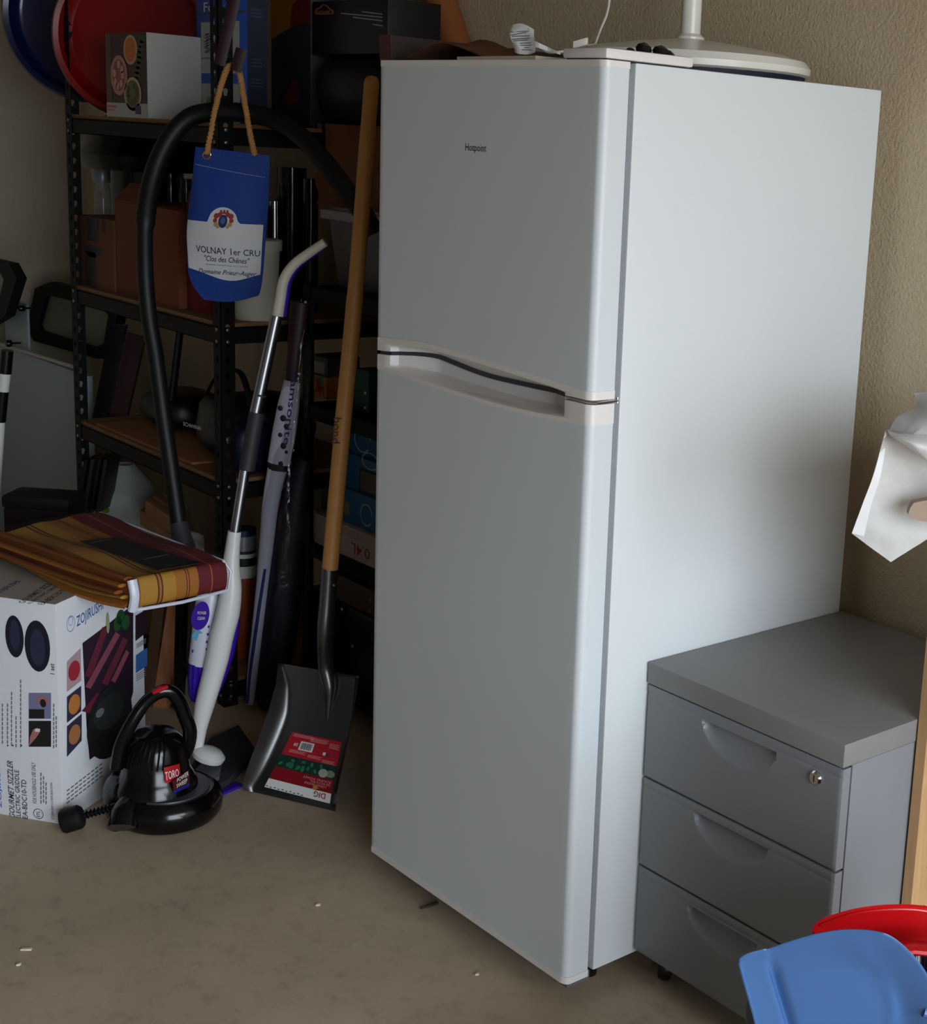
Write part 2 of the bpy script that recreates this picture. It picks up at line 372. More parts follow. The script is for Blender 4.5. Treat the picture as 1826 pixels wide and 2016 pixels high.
# white fabric bag hanging over the bookcase top, towards the fridge
TISS = mat('white tissue cloth', (196, 195, 194), 0.75, trans=0.0, var=.05, vscale=30, bump=.3, scale=60)
bag = thing('cloth_bag', 'crumpled white bag draped off the bookcase at the right edge', 'bag', hp(1800, 900, 1.98))
def sheet(rows, hds, name, m, nu=30, nv=30, amp=.004, seed=0, label=None, par=None, th=.0012):
    def lin6(P): return [P[i].lerp(P[i+1], k/6) for i in range(len(P)-1) for k in range(6)]+[P[-1]]
    R = [(lin6 if r is rows[-1] else (lambda q: spline(q, 6)))([hp(x, y, h) for (x, y), h in zip(r, hr)]) for r, hr in zip(rows, hds)]
    def fn(u, v):
        cols = []
        for r in R:
            k = u*(len(r)-1); i = min(int(k), len(r)-2); cols.append(r[i].lerp(r[i+1], k-i))
        P = spline(cols, 6); k = v*(len(P)-1); i = min(int(k), len(P)-2); p = P[i].lerp(P[i+1], k-i)
        nz = noise.noise(p*18+V((seed, 0, 0)))*amp+noise.noise(p*45+V((seed, 3, 0)))*amp*.5
        return p+TOCAM*nz
    mb = MB(); mb.grid(fn, nu, nv, m, thick=-TOCAM*th); return obj(name, mb, par, label, angle=60)
sheet([[(1744, 845), (1790, 855), (1900, 872)], [(1735, 880), (1790, 905), (1900, 950)], [(1712, 960), (1790, 985), (1900, 1010)], [(1690, 1020), (1780, 1050), (1900, 1040)], [(1678, 1050), (1755, 1107), (1900, 1015)]],
      [[1.97, 1.93, 1.92], [1.96, 1.97, 1.99], [1.97, 2.01, 2.03], [1.985, 1.99, 2.02], [1.99, 1.99, 2.01]], 'hanging_panel', TISS, par=bag, seed=2)
sheet([[(1800, 773), (1826, 771), (1900, 770)], [(1806, 800), (1835, 803), (1900, 803)], [(1768, 820), (1826, 830), (1900, 835)], [(1750, 846), (1800, 856), (1900, 862)]],
      [[2.02, 2.02, 2.02], [1.99, 1.97, 1.96], [1.97, 1.94, 1.93], [1.965, 1.93, 1.92]], 'upper_fold', TISS, par=bag, seed=9)
sheet([[(1748, 846), (1800, 855), (1900, 860)], [(1752, 856), (1800, 875), (1900, 900)], [(1762, 862), (1826, 908), (1900, 940)]],
      [[1.965, 1.93, 1.92], [1.94, 1.90, 1.89], [1.955, 1.915, 1.91]], 'rolled_hem', mat('bright white cloth', (236, 236, 238), .6), par=bag, seed=5, amp=.003)
sheet([[(1744, 848), (1748, 855)], [(1722, 930), (1735, 935)], [(1700, 990), (1716, 995)], [(1678, 1050), (1702, 1056)]], [[1.962]*2, [1.958]*2, [1.967]*2, [1.98]*2], 'side_hem', mat('bright white cloth', (236, 236, 238), .6), nu=4, par=bag, seed=6, amp=.001)
# tan finger-like cardboard end beside the bag
tan = mat('tan card', (160, 138, 120), .7, var=.08, vscale=20)
mb = MB(); P_ = [(1789, 1012), (1793, 1000), (1800, 990), (1826, 985), (1900, 975), (1900, 1035), (1826, 1028), (1803, 1023), (1792, 1019)]
mb.prism([hp(x, y, 1.95) for x, y in P_], TOCAM*-.018, tan)
obj('cardboard_tab', mb, label='tan rounded tab poking in from the right edge before the white bag', cat='tab', loc=hp(1900, 1005, 1.95))

# ================================================================== ON TOP OF THE FRIDGE
fan = thing('fan_stand', 'white round base and pole of a pedestal fan on top of the fridge', 'fan', (0.30, 0.40, H+.002))
fc = V((0.335, 0.415, H+.002)); FW_ = mat('white fan plastic', (226, 222, 212), .25)
mb = MB(); mb.lathe([(0.205, 0.010), (0.214, 0.014), (0.215, 0.024), (0.206, 0.036), (0.165, 0.047), (0.10, 0.057), (0.045, 0.064), (0.030, 0.066)], fc, (0, 0, 1), FW_, 64); obj('base', mb, fan)
mb = MB(); mb.lathe([(0.200, 0), (0.204, 0.002), (0.206, 0.0105)], fc, (0, 0, 1), mat('dark navy underside', (12, 14, 40), .6), 48); obj('rim_shade', mb, fan, 'dark blue shade under the base rim')  # shadow under the base rim, built as a dark navy ring
mb = MB(); mb.lathe([(0.025, 0.064), (0.025, 0.070), (0.0175, 0.076), (0.0170, 0.62)], fc, (0, 0, 1), FW_, 32); obj('pole', mb, fan)
mb = MB(); z = H+.018
mb.tube(spline([hp(1172, 88, 2.62), hp(1182, 60, 2.66), hp(1196, 25, 2.69), hp(1201, -15, 2.71), hp(1203, -120, 2.74), hp(1210, -260, 2.74)]), 0.0022, FW_, 8)
mb.tube(spline([hp(1060, 92, 2.52), hp(1080, 103, 2.50), hp(1110, 101, 2.5), hp(1150, 92, 2.6), hp(1172, 88, 2.62)]), 0.0022, FW_, 8)
obj('power_cord', mb, fan, 'thin white cord')
mb = MB(); mb.obox(hp(1128, 96, 2.5), hp(1157, 88, 2.5)-hp(1128, 96, 2.5), HF*.02, V((0, 0, .012)), FW_, .002); obj('plug', mb, fan)
mb = MB(); P_ = [hp(1003, 60, 2.47), hp(1010, 49, 2.47), hp(1030, 47, 2.46), hp(1052, 58, 2.45)]; Q_ = [hp(1014, 103, 2.46), hp(1022, 106, 2.45), hp(1040, 107, 2.45), hp(1054, 103, 2.44)]
A = spline(P_, 4); B = spline(Q_, 4)
mb.grid(lambda u, v: A[round(u*12)].lerp(B[round(u*12)], v)+TOCAM*(.006*math.sin(v*6)), 12, 10, PAPER, thick=-TOCAM*.0008)
pl = obj('paper_tag', mb, label='folded white paper tag with small print standing on the fridge top', cat='tag', loc=hp(1030, 108, 2.45))
d = Decal(lambda s, t: A[min(12, int(s*12))].lerp(B[min(12, int(s*12))], t)+TOCAM*(.006*math.sin(t*6)), TOCAM, .0008)
for i in range(10): d.rect(.15+.02*(i % 2), .08+i*.085, .9-.05*(i % 3), .11+i*.085, GREY, 1)
d.put('small_print', pl)
mb = MB(); mb.grid(lambda u, v: hp(1052+u*52, 80+u*24+v*(12-8*u), 2.46)+TOCAM*.004*math.sin(u*9), 10, 2, PAPER, thick=-TOCAM*.0008); obj('folded_strip', mb, pl)
mb = MB(); mb.prism([V((.20, .02, H+.001)), V((.42, .012, H+.001)), V((.44, .12, H+.001)), V((.21, .11, H+.001))], (0, 0, .006), mat('cream leaflet', (205, 198, 175), .7)); obj('leaflet', mb, label='cream leaflet lying flat at the front of the fridge top', cat='leaflet', loc=(.3, .06, H))
BRP = mat('brown wrapping paper', (96, 54, 30), .75, var=.15, vscale=20)
mb = MB(); mb.grid(lambda u, v: V((0.035+.34*u+.03*v, .03+.13*v, H+.002+.050*math.sin(math.pi*min(1, u*1.3+.05))*(1-u*.55)*(.75+.4*noise.noise(V((u*3, v*3, 1)))))), 16, 8, BRP, thick=(0, 0, -.002)); obj('crumpled_paper', mb, label='crumpled brown paper lying on the left of the fridge top', cat='paper', loc=(.15, .2, H))
GL = thing('work_gloves', 'small black crumpled glove lumps beside the fan base on the fridge top', 'gloves', (.57, .12, H+.02))
for (px, py, rx, rz, hd_) in ((1242, 100, .007, .005, 2.30), (1268, 97, .013, .010, 2.30), (1302, 103, .014, .010, 2.31), (1315, 112, .012, .010, 2.31), (1324, 122, .012, .005, 2.31)):
    mb = MB(); c = hp(px, py, hd_); mb.lathe([(0.2*rx, -rz), (.75*rx, -rz*.7), (rx, 0), (.8*rx, rz*.6), (.2*rx, rz)], c, (0.2, 0.1, 1), BLKP, 12); obj('finger', mb, GL)

# tall maroon panel between shelf and fridge, cardboard tube behind
mb = MB(); MAR = mat('dark maroon board', (72, 18, 26), .5); BFC = mat('dark brown board face', (38, 24, 22), .5)
def leanbox(x0, x1, ya, yb, y1, z1, m): mb.hexa([V((x0, yb, 0)), V((x1, yb, 0)), V((x1, y1, 0)), V((x0, y1, 0)), V((x0, ya, z1)), V((x1, ya, z1)), V((x1, y1, z1)), V((x0, y1, z1))], m)
leanbox(-.052, -.016, .030, .13, .655, 1.565, BFC); leanbox(-.0525, -.0155, .0292, .1292, .1305, 1.5655, MAR) if False else mb.hexa([V((-.0525, .129, 0)), V((-.0155, .129, 0)), V((-.0155, .131, 0)), V((-.0525, .131, 0)), V((-.0525, .029, 1.5655)), V((-.0155, .029, 1.5655)), V((-.0155, .031, 1.5655)), V((-.0525, .031, 1.5655))], MAR)
obj('tall_board', mb, label='tall dark board with maroon edge standing against the left side of the fridge', cat='board', loc=(-.034, .34, 0))
mb = MB(); a = at(897, 90, 'y', .632); b = at(800, -200, 'y', .632); a2 = a+(a-b)*((a.z-1.038)/(b.z-a.z)); a2.y = .632; mb.tube([a2, b], .038, mat('orange brown card tube', (150, 84, 40), .7, var=.1), 28)
obj('cardboard_tube', mb, label='orange-brown cardboard tube leaning on the back wall just left of the fridge top', cat='tube', loc=a2)

# ================================================================== STEEL RACK
def keyplate(mb, o, ux, z0, z1, w, nrm, m, pitch=0.0381):
    """flange with real key-hole slots: o = bottom corner, ux = unit vector across, w = width, nrm = thickness vector"""
    o = V(o); ux = V(ux); n = int((z1-z0)/pitch)
    K = []
    for k in range(16):
        a = 2*math.pi*k/16; r = 0.0066; x = r*math.sin(a); z = r*math.cos(a)*0.95+0.003
        if z < 0.0: x = (0.0042 if x >= 0 else -0.0042)*(1 if abs(x) > .001 else 0); z = z*2.5
        K.append((x, z))
    for i in range(n):
        zc = z0+pitch*(i+.5); out = []; inn = []
        for k in range(16):
            a = 2*math.pi*k/16; sx, cz = math.sin(a), math.cos(a); q = max(abs(sx), abs(cz))
            out.append(o+ux*(w/2+sx/q*w/2)+V((0, 0, zc-o.z+cz/q*pitch/2)))
            inn.append(o+ux*(w/2+K[k][0])+V((0, 0, zc-o.z+K[k][1])))
        mb.ring(out, inn, nrm, m)
    mb.obox(o+V((0, 0, z0+pitch*n-o.z)), ux*w, V(nrm), V((0, 0, max(.002, z1-z0-pitch*n))), m)
def post(x, y, sx, sy, z1, par):
    mb = MB(); w = .036
    keyplate(mb, (x, y, 0), (sx, 0, 0), 0, z1, w, (0, sy*.002, 0), BLACK)
    keyplate(mb, (x, y, 0), (0, sy, 0), 0, z1, w, (sx*.002, 0, 0), BLACK)
    obj('post', mb, par, smooth=False)
RX0, RX1, RY0, RY1 = -1.80, -.92, .155, .612
PB = mat('particle board', (128, 92, 56), .8, var=.15, vscale=25)
BOLT = mat('zinc bolt', (150, 150, 148), .35, .9)
rk = thing('shelving_unit', 'black slotted-steel shelving unit packed with household things, left of the fridge', 'shelving unit', ((RX0+RX1)/2, (RY0+RY1)/2, 0))
ZT = 1.88
post(RX0, RY0, 1, 1, ZT, rk); post(RX1, RY0, -1, 1, ZT, rk); post(RX0, RY1, 1, -1, ZT, rk); post(RX1, RY1, -1, -1, ZT, rk)
LV = (0.06, 0.56, 0.935, 1.39, 1.85)
for z in LV:
    mb = MB()
    mb.box((RX0+.003, RY0+.003, z-.040), (RX1-.003, RY0+.005, z), BLACK).box((RX0+.003, RY0+.003, z-.004), (RX1-.003, RY0+.024, z-.002), BLACK).box((RX0+.003, RY0+.003, z-.040), (RX1-.003, RY0+.016, z-.038), BLACK)
    obj('front_beam', mb, rk)
    mb = MB(); mb.box((RX0+.003, RY1-.005, z-.040), (RX1-.003, RY1-.003, z), BLACK).box((RX0+.003, RY1-.024, z-.004), (RX1-.003, RY1-.003, z-.002), BLACK); obj('rear_beam', mb, rk)
    for x, s in ((RX0, 1), (RX1, -1)):
        mb = MB(); mb.box((x+s*.003, RY0+.005, z-.040), (x+s*.005, RY1-.005, z), BLACK).box((x+s*.003, RY0+.005, z-.004), (x+s*.02, RY1-.005, z-.002), BLACK); obj('side_beam', mb, rk)
    mb = MB(); mb.box((RX0+.008, RY0+.008, z-.0015), (RX1-.008, RY1-.008, z+.009), PB); obj('shelf_board', mb, rk)
    for x, s in ((RX0, 1), (RX1, -1)):
        mb = MB()
        for dz in (-.006, -.034):
            mb.lathe([(.0045, 0), (.0042, .002), (.001, .003)], (x+s*.018, RY0, z+dz), (0, -1, 0), BOLT, 8)
            if s < 0: mb.lathe([(.0045, 0), (.0042, .002), (.001, .003)], (x, RY0+.018, z+dz), (1, 0, 0), BOLT, 8)
        obj('bolts', mb, rk)
S1, S2, S3, S0 = 1.399, .944, .569, .069
# second, lower rack behind the long-handled tools
QX0, QX1, QY0, QY1 = -.865, -.075, .335, .655
r2 = thing('shelving_unit', 'lower black shelf of boxes hidden behind the shovel and umbrella', 'shelving unit', ((QX0+QX1)/2, (QY0+QY1)/2, 0))
for x, sx in ((QX0, 1), (QX1, -1)):
    for y, sy in ((QY0, 1), (QY1, -1)):
        mb = MB(); mb.box((x, y, 0), (x+sx*.03, y+sy*.002, 1.04), BLACK).box((x, y, 0), (x+sx*.002, y+sy*.03, 1.04), BLACK); obj('post', mb, r2)
T = (.09, .415, .755, 1.035)
for z in T:
    mb = MB(); mb.box((QX0+.003, QY0+.003, z-.035), (QX1-.003, QY0+.012, z-.002), BLACK); obj('front_beam', mb, r2)
    mb = MB(); mb.box((QX0+.004, QY0+.004, z-.01), (QX1-.004, QY1-.004, z), BLACK); obj('shelf', mb, r2)

def pbox(name, label, cat, l, t, r, y, dep, zb, m, group=None, bev=.002, ang=0, zt=None):
    """carton standing at height zb, its front face on plane y, spanning pixels l..r, top at pixel t"""
    z1 = at(l, t, 'y', y).z if zt is None else zt; q = (V((0, y, (zb+z1)/2))-CAM)
    ym = 0
    def xx(px):
        lo_, hi = -3500, 3500
        for _ in range(40):
            mid = (lo_+hi)/2; p = at(px, mid, 'y', y)
            if p.z > (zb+z1)/2: lo_ = mid
            else: hi = mid
        return at(px, (lo_+hi)/2, 'y', y).x
    x0, x1 = xx(l), xx(r); mb = MB(); c = V(((x0+x1)/2, y+dep/2, zb))
    Rm = Matrix.Rotation(ang, 3, 'Z')
    P = [V((x0, y, zb)), V((x1, y, zb)), V((x1, y+dep, zb)), V((x0, y+dep, zb))]; P = [c+Rm@(p-c) for p in P]; P = P+[p+V((0, 0, z1-zb)) for p in P]
    mb.hexa(P, m, bev); o = obj(name, mb, label=label, cat=cat, group=group, loc=c)
    front = quad(P[4], P[5], P[1], P[0]); right = quad(P[5], P[6], P[2], P[1]); nf = Rm@V((0, -1, 0)); nr = Rm@V((1, 0, 0)); top = quad(P[7], P[6], P[5], P[4])
    return o, front, nf, right, nr, top, P

# ---- top shelf
def saucer(px, py, r, hd_, m, label):
    c = hp(px, py, hd_); ax = V((-HF.x, -HF.y, 0.04)).normalized(); k = hd_/F_PX*1.02; R = r*k; mb = MB()
    mb.lathe([(0.02, -.035), (R*.80, -.032), (R*.86, -.022), (R*.90, .004), (R*.955, .010), (R*.985, .004), (R, -.008), (R*.985, -.010), (R*.96, .003), (R*.91, -.003), (R*.87, -.030), (R*.80, -.039), (0.02, -.042)], c, ax, m, 72)
    o = obj('snow_saucer', mb, label=label, cat='saucer', loc=c-V((0, 0, R)), group=None)
    mb = MB(); mb.tube(spline([c+HR*a+V((0, 0, b))+ax*d for a, b, d in ((-.035, -R*.52, -.032), (-.03, -R*.54, .0), (0, -R*.55, .012), (.03, -R*.54, .0), (.035, -R*.52, -.032))]), .005, m, 8); obj('grip', mb, o)
    return o
saucer(258, 72, 150, 4.00, mat('red sled plastic', (128, 8, 6), .4, var=.05), 'round red plastic disc with a rolled rim standing on the top shelf')
saucer(168, 30, 158, 4.16, mat('navy sled plastic', (10, 18, 62), .22), 'round dark navy glossy disc half hidden behind the red disc, top left')
bx, fr_, nf, rt_, nr, tp, P = pbox('food_carton', 'white carton with food bowls photo on its front, before the red disc', 'box', 210, 66, 290, .162, .215, S1, mat('white carton', (172, 172, 168), .6))
d = Decal(fr_, nf, .0006); d.rect(0.02, 0, 1, .83, mat('dark maroon print', (52, 22, 26), .5), 1); d.rect(.0, .0, .14, .83, mat('brown wood print', (86, 52, 38), .5), 2)
d.ell(.62, .20, .17, .175, mat('cream print', (190, 160, 120), .5), 2); d.ell(.62, .20, .13, .145, mat('orange soup print', (196, 104, 24), .5), 3)
d.ell(.33, .50, .21, .24, mat('pink bowl print', (180, 130, 116), .5), 3); d.ell(.33, .50, .15, .19, mat('salmon print', (150, 66, 56), .5), 4)
for k in range(7): d.ell(.33+.10*math.cos(k*2.4), .50+.13*math.sin(k*2.4), .04, .05, mat('rose print', (196, 150, 140), .5), 5)
d.ell(.66, .72, .21, .20, mat('cream print', (190, 160, 120), .5), 3); d.ell(.66, .72, .17, .165, mat('olive print', (96, 92, 40), .5), 4)
for k in range(9):
    d.ell(.9-.02*k, .08+.06*k, .08, .05, mat('herb green print', (48, 62, 22), .5), 2, 8)
    d.ell(.66+.11*math.cos(k*1.9), .72+.10*math.sin(k*1.9), .035, .04, mat('leaf print', (60, 70, 30) if k % 2 else (60, 70, 30), .5), 5, 8)
d.rect(0, .83, 1, 1, mat('white carton', (172, 172, 168), .6), 3); d.rect(.72, .855, .86, .955, mat('navy print', (16, 26, 96), .5), 4)
d.rect(.02, .86, .25, .89, mat('pink text print', (190, 90, 110), .5), 4); d.rect(.02, .91, .2, .93, mat('pink text print', (190, 90, 110), .5), 4); d.put('printed_front', bx)
bx, fr_, nf, rt_, nr, tp, P = pbox('blue_carton', 'tall bright blue carton with white picture panels behind the front post', 'box', 387, -90, 487, .30, .05, S1, mat('blue carton', (14, 82, 196), .5))
d = Decal(fr_, nf, .0006); PZ = mat('pale picture print', (176, 182, 178), .5); hh = lambda y: (y+90)/300.0
d.rect(.10, hh(31), .86, hh(122), PZ, 1); d.rect(.10, hh(140), .86, hh(212), PZ, 1); d.text('Four', .16, hh(-4), .56, hh(13), PAPER, 1)
for k in range(16):
    a = .15+random.uniform(0, .10); b = hh(52+k*2.2); d.poly([(a, b), (a+.09, b-.006), (a+.10, b-.002), (a+.02, b+.004)], INK, 2)
d.rect(.11, hh(94), .36, hh(96), GREY, 2); d.ell(.3, hh(172), .1, .03, mat('leaf green print', (110, 140, 60), .5), 2); d.ell(.6, hh(178), .08, .04, mat('leaf green print', (110, 140, 60), .5), 2)
d.rect(0, hh(14), 1, hh(17), mat('dark green line print', (20, 60, 50), .5), 2); d.put('printed_front', bx)
d = Decal(rt_, nr, .0006); d.rect(0, 0, 1, 1, mat('dark navy carton side', (7, 14, 44), .5), 1)
for (a, b) in ((10, 30), (95, 108), (130, 145), (180, 195)):
    for k in range(3): d.rect(.2, hh(a+k*6), .75, hh(a+k*6+2), mat('faded blue print', (40, 56, 90), .5), 2)
d.put('printed_side', bx)
bx, fr_, nf, rt_, nr, tp, P = pbox('toy_carton', 'dark grey printed carton with yellow and orange corner on the top shelf', 'box', 534, -90, 612, .43, .08, S1, mat('slate carton', (30, 33, 38), .5))
d = Decal(fr_, nf, .0006); d.poly([(0, 0), (1, 0), (1, .36), (.0, .49)], mat('amber print', (128, 82, 10), .5), 1); d.poly([(.55, .3), (1, .2), (1, .40), (.5, .42)], mat('orange red print', (90, 26, 8), .5), 2)
d.ell(.5, .80, .22, .09, mat('dull red print', (80, 22, 20), .5), 2); d.poly([(.15, .86), (.5, .7), (.55, .73), (.2, .9)], INK, 3); d.ell(.5, .66, .2, .06, INK, 2); d.put('printed_front', bx)

# ---- middle shelf
def jar(px, pt, pb, r_px, y, m, name, label, cat, zb, lid=None, lidpx=0, group=None, prof=None):
    base = at(px, pb, 'z', zb) if y is None else None
    if y is not None:
        base = at(px, pb, 'y', y); base.z = zb
    hd_ = hd_of(base); r = r_px*hd_/F_PX
    lo_, hi = 0, 2
    top = hp(px, pt, hd_).z; h = top-zb
    mb = MB(); prof = prof or [(.9, 0), (1, .03), (1, .86), (.8, .94), (.78, 1)]
    mb.lathe([(r*a, h*b) for a, b in prof], base, (0, 0, 1), m, 28)
    o = obj(name, mb, label=label, cat=cat, loc=base, group=group)
    if lid:
        mb = MB(); l = lidpx*hd_/F_PX; mb.lathe([(r*1.12, h-l*.1), (r*1.15, h), (r*1.15, h+l*.9), (r*1.05, h+l)], base, (0, 0, 1), lid, 28); obj('lid', mb, o)
    return o
GLASS = mat('smoky glass', (160, 166, 168), .08, alpha=.5); DGL = mat('dark glass', (24, 24, 24), .1, alpha=.8)
c1 = mat('brown carton', (104, 62, 34), .8, var=.08, vscale=6); c2 = mat('orange brown carton', (116, 60, 26), .8, var=.08, vscale=6)
bx, fr_, nf, rt_, nr, tp, P = pbox('cardboard_box', 'small brown box with dark cut-out slots, left end of the middle shelf', 'box', 152, 422, 224, .185, .16, S2, c1)
d = Decal(fr_, nf, .0006); DK = mat('dark slot print', (40, 42, 44), .6)
d.rect(.30, .0, .62, .34, DK, 1); d.rect(.22, .50, .52, 1, DK, 1); d.poly([(.1, .40)]+[(.1+.68*k/8, .40+.18*math.sin(math.pi*k/8)) for k in range(1, 8)]+[(.78, .42)], DK, 1)
for k in range(3): d.rect(.72+.03*k, .02, .74+.03*k, .2, INK, 1)
d.put('printed_front', bx)
bx, fr_, nf, rt_, nr, tp, P = pbox('cardboard_box', 'large orange-brown box behind the black hose on the middle shelf', 'box', 228, 396, 352, .19, .22, S2, c2)
mb = MB(); mb.obox(P[4]+V((0, 0, .0005)), (P[5]-P[4])*.48, V((-.02, .05, .045)), V((0, 0, .002)), c2); obj('flap', mb, bx)
def cloth_bag(px0, px1, pt, pb, y, zb, m, name, label, cat, th=.05):
    a = at(px0, pb, 'y', y); b = at(px1, pb, 'y', y); t = at((px0+px1)/2, pt, 'y', y).z
    w_ = b.x-a.x; mb = MB(); nu, nv = 14, 14
    def side(s):
        return lambda u, v: V((a.x+w_*(.5+(u-.5)*(1-.12*v)), y+th/2+s*(th/2)*(math.sin(math.pi*min(1, max(0, u)))**.5)*(1-.6*v**2)+.008*noise.noise(V((u*4, v*4, px0))), zb+(t-zb)*v*(1+.05*math.sin(u*7))))
    mb.grid(side(-1), nu, nv, m); mb.grid(side(1), nu, nv, m); return obj(name, mb, label=label, cat=cat, loc=V((a.x+w_/2, y, zb)), angle=60)
cloth_bag(352, 412, 388, 610, .205, S2, mat('dark red cloth', (112, 8, 18), .8), 'cloth_bag', 'dark red cloth bag behind the blue gift bag on the middle shelf', 'bag')
jar(204, 356, 424, 17, None, GLASS, 'bottle', 'clear ribbed bottle with a grey lid, left end of the middle shelf', 'bottle', S2+.165, mat('grey lid', (128, 136, 144), .35, .4), 26) if False else None
o = jar(205, 356, 470, 17, .38, GLASS, 'bottle', 'clear ribbed bottle with a grey lid, left end of the middle shelf', 'bottle', S2, mat('grey lid', (128, 136, 144), .35, .4), 26)
jar(231, 350, 470, 9, .40, GLASS, 'bottle', 'slim clear glass bottle right of the grey-lidded bottle', 'bottle', S2, CHROME, 5)
jar(258, 352, 480, 20, .46, DGL, 'jar', 'dark glass jar rising behind the brown boxes, left of the hose', 'jar', S2, BLKP, 10)
jar(338, 340, 470, 15, .46, DGL, 'jar', 'dim glass jar behind the boxes, right of the hose', 'jar', S2, None, 0)
jar(368, 352, 480, 14, .45, DGL, 'jar', 'dim glass jar next to the blue gift bag edge', 'jar', S2, None, 0)
mb = MB(); mb.lathe([(.02, 0), (.17, .01), (.185, .05), (.16, .12), (.09, .17), (.03, .185)], at(290, 342, 'y', .43), (0, 0, 1), BLKP, 32)
# dark roasting lid stands on the jars' level on a tall base
c = at(290, 342, 'y', .43); mb.lathe([(.10, S2-c.z), (.10, .01)], c, (0, 0, 1), BLKP, 24); obj('kettle_grill', mb, label='black domed pot tall behind the jars under the top shelf', cat='pot', loc=V((c.x, c.y, S2)))
BW = mat('ivory plastic', (196, 192, 178), .5)
b = V((-.99, .262, S2)); hd_ = hd_of(b); mb = MB(); mb.lathe([(.046, 0), (.049, .004), (.056, .165), (.061, .166), (.062, .19), (.058, .192)], hp(504, 615, hd_).xy.to_3d()+V((0, 0, S2)), (0, 0, 1), BW, 32)
bp = hp(504, 615, hd_); obj('white_tub', mb, label='ivory plastic tub with a rim lid just right of the blue gift bag', cat='tub', loc=V((bp.x, bp.y, S2)))
for (px, pt, rp, y, m, nm, lb, ct_) in ((541, 396, 12, .48, CHROME, 'chrome_shaker', 'narrow chrome cup glinting just above the ivory tub', 'cup'), (575, 330, 27, .50, DGL, 'glass_carafe', 'dark glass carafe right of the chrome cup', 'carafe'), (612, 352, 14, .46, DGL, 'glass_tumbler', 'dark drinking glass between the carafe and the clear bin', 'glass')):
    p = at(px, 500, 'y', y); h = hp(px, pt, hd_of(p)).z; r = rp*hd_of(p)/F_PX; q = V((min(p.x, RX1-.07), y, S2)) if p.x > RX1-.06 else V((p.x, y, S2)); q = V((p.x, y, S2)) if p.x < RX1-.05 else q
    mb = MB(); mb.lathe([(r*.85, 0), (r, .01), (r*1.05, h-S2), (r*.98, h-S2), (r*.92, .02)], q, (0, 0, 1), m, 28, cap=True); obj(nm, mb, label=lb, cat=ct_, loc=q)

# ---- third shelf
def flat(name, label, cat, P_, d_, m, par=None): mb = MB(); mb.prism(P_, d_, m); return obj(name, mb, par, label, cat, loc=None if par else (sum((V(p) for p in P_), V((0, 0, 0)))/len(P_)))
flat('cardboard_sheet', 'flat tan cardboard sheet on the third shelf under the black bag', 'cardboard', [(-1.70, .175, S3), (-1.12, .175, S3), (-1.10, .42, S3), (-1.68, .40, S3)], (0, 0, .006), CARD)
BAGM = mat('black nylon', (12, 13, 18), .45, bump=.3, scale=30); NAVY = mat('navy nylon', (12, 18, 48), .4)
def blob(c, r, m, mb=None, ns=.12, seed=0, n=24, zmin=None):
    mb = mb or MB()
    def fn(u, v):
        a = u*2*math.pi; b_ = (v-.5)*math.pi; p = V((math.cos(a)*math.cos(b_), math.sin(a)*math.cos(b_), math.sin(b_)))
        k = 1+ns*noise.noise(p*1.6+V((seed, 0, 0))); e = 0.75
        q = V([math.copysign(abs(x)**e, x) for x in p])
        w_ = V(c)+V((q.x*r[0]*k, q.y*r[1]*k, q.z*r[2]*k))
        if zmin is not None and w_.z < zmin: w_.z = zmin
        return w_
    mb.grid(fn, n, n//2, m); return mb
bc = V((-1.13, .35, S3+.009+.075))
o = obj('duffel_bag', blob(bc, (.16, .13, .085), BAGM, zmin=S3+.008, seed=3), label='black nylon duffel bag with a small white wordmark on the third shelf', cat='bag', loc=bc-V((0, 0, .08)), angle=80)
mb = MB(); mb.tube(spline([bc+V((-.12, -.08, .05)), bc+V((-.08, -.06, .12)), bc+V((.02, -.05, .14)), bc+V((.10, -.06, .06))]), .008, BAGM, 8, flat=.4); obj('strap', mb, o)
a = hp(361, 830, hd_of((-1.17, .21, .6))); b = hp(396, 840, hd_of((-1.13, .21, .6)))
d = Decal(quad(a, b, b-V((0, 0, .010)), a-V((0, 0, .010))), TOCAM); d.text('SCHWINN', 0, 0, 1, 1, mat('white print', (210, 210, 210), .5), 1); d.put('lettering', o)
p = hp(466, 862, hd_of((-.98, .25, .6))); p = V((-.972, .235, S3+.001))
o = obj('small_bag', blob(p+V((0, .02, .065)), (.045, .06, .065), NAVY, zmin=S3, seed=8), label='small navy nylon pouch with white label, right end of the third shelf', cat='bag', loc=p, angle=80)
mb = MB(); mb.obox(p+V((-.012, -.044, .075)), V((.020, 0.001, 0)), V((0, .002, 0)), V((0, 0, .016)), PAPER); obj('tag', mb, o)
p = V((-1.56, .36, S3+.006)); obj('camera_case', blob(p+V((0, 0, .05)), (.13, .10, .05), BAGM, zmin=S3+.0065, seed=5), label='low black soft case lying left on the third shelf', cat='case', loc=p, angle=80)
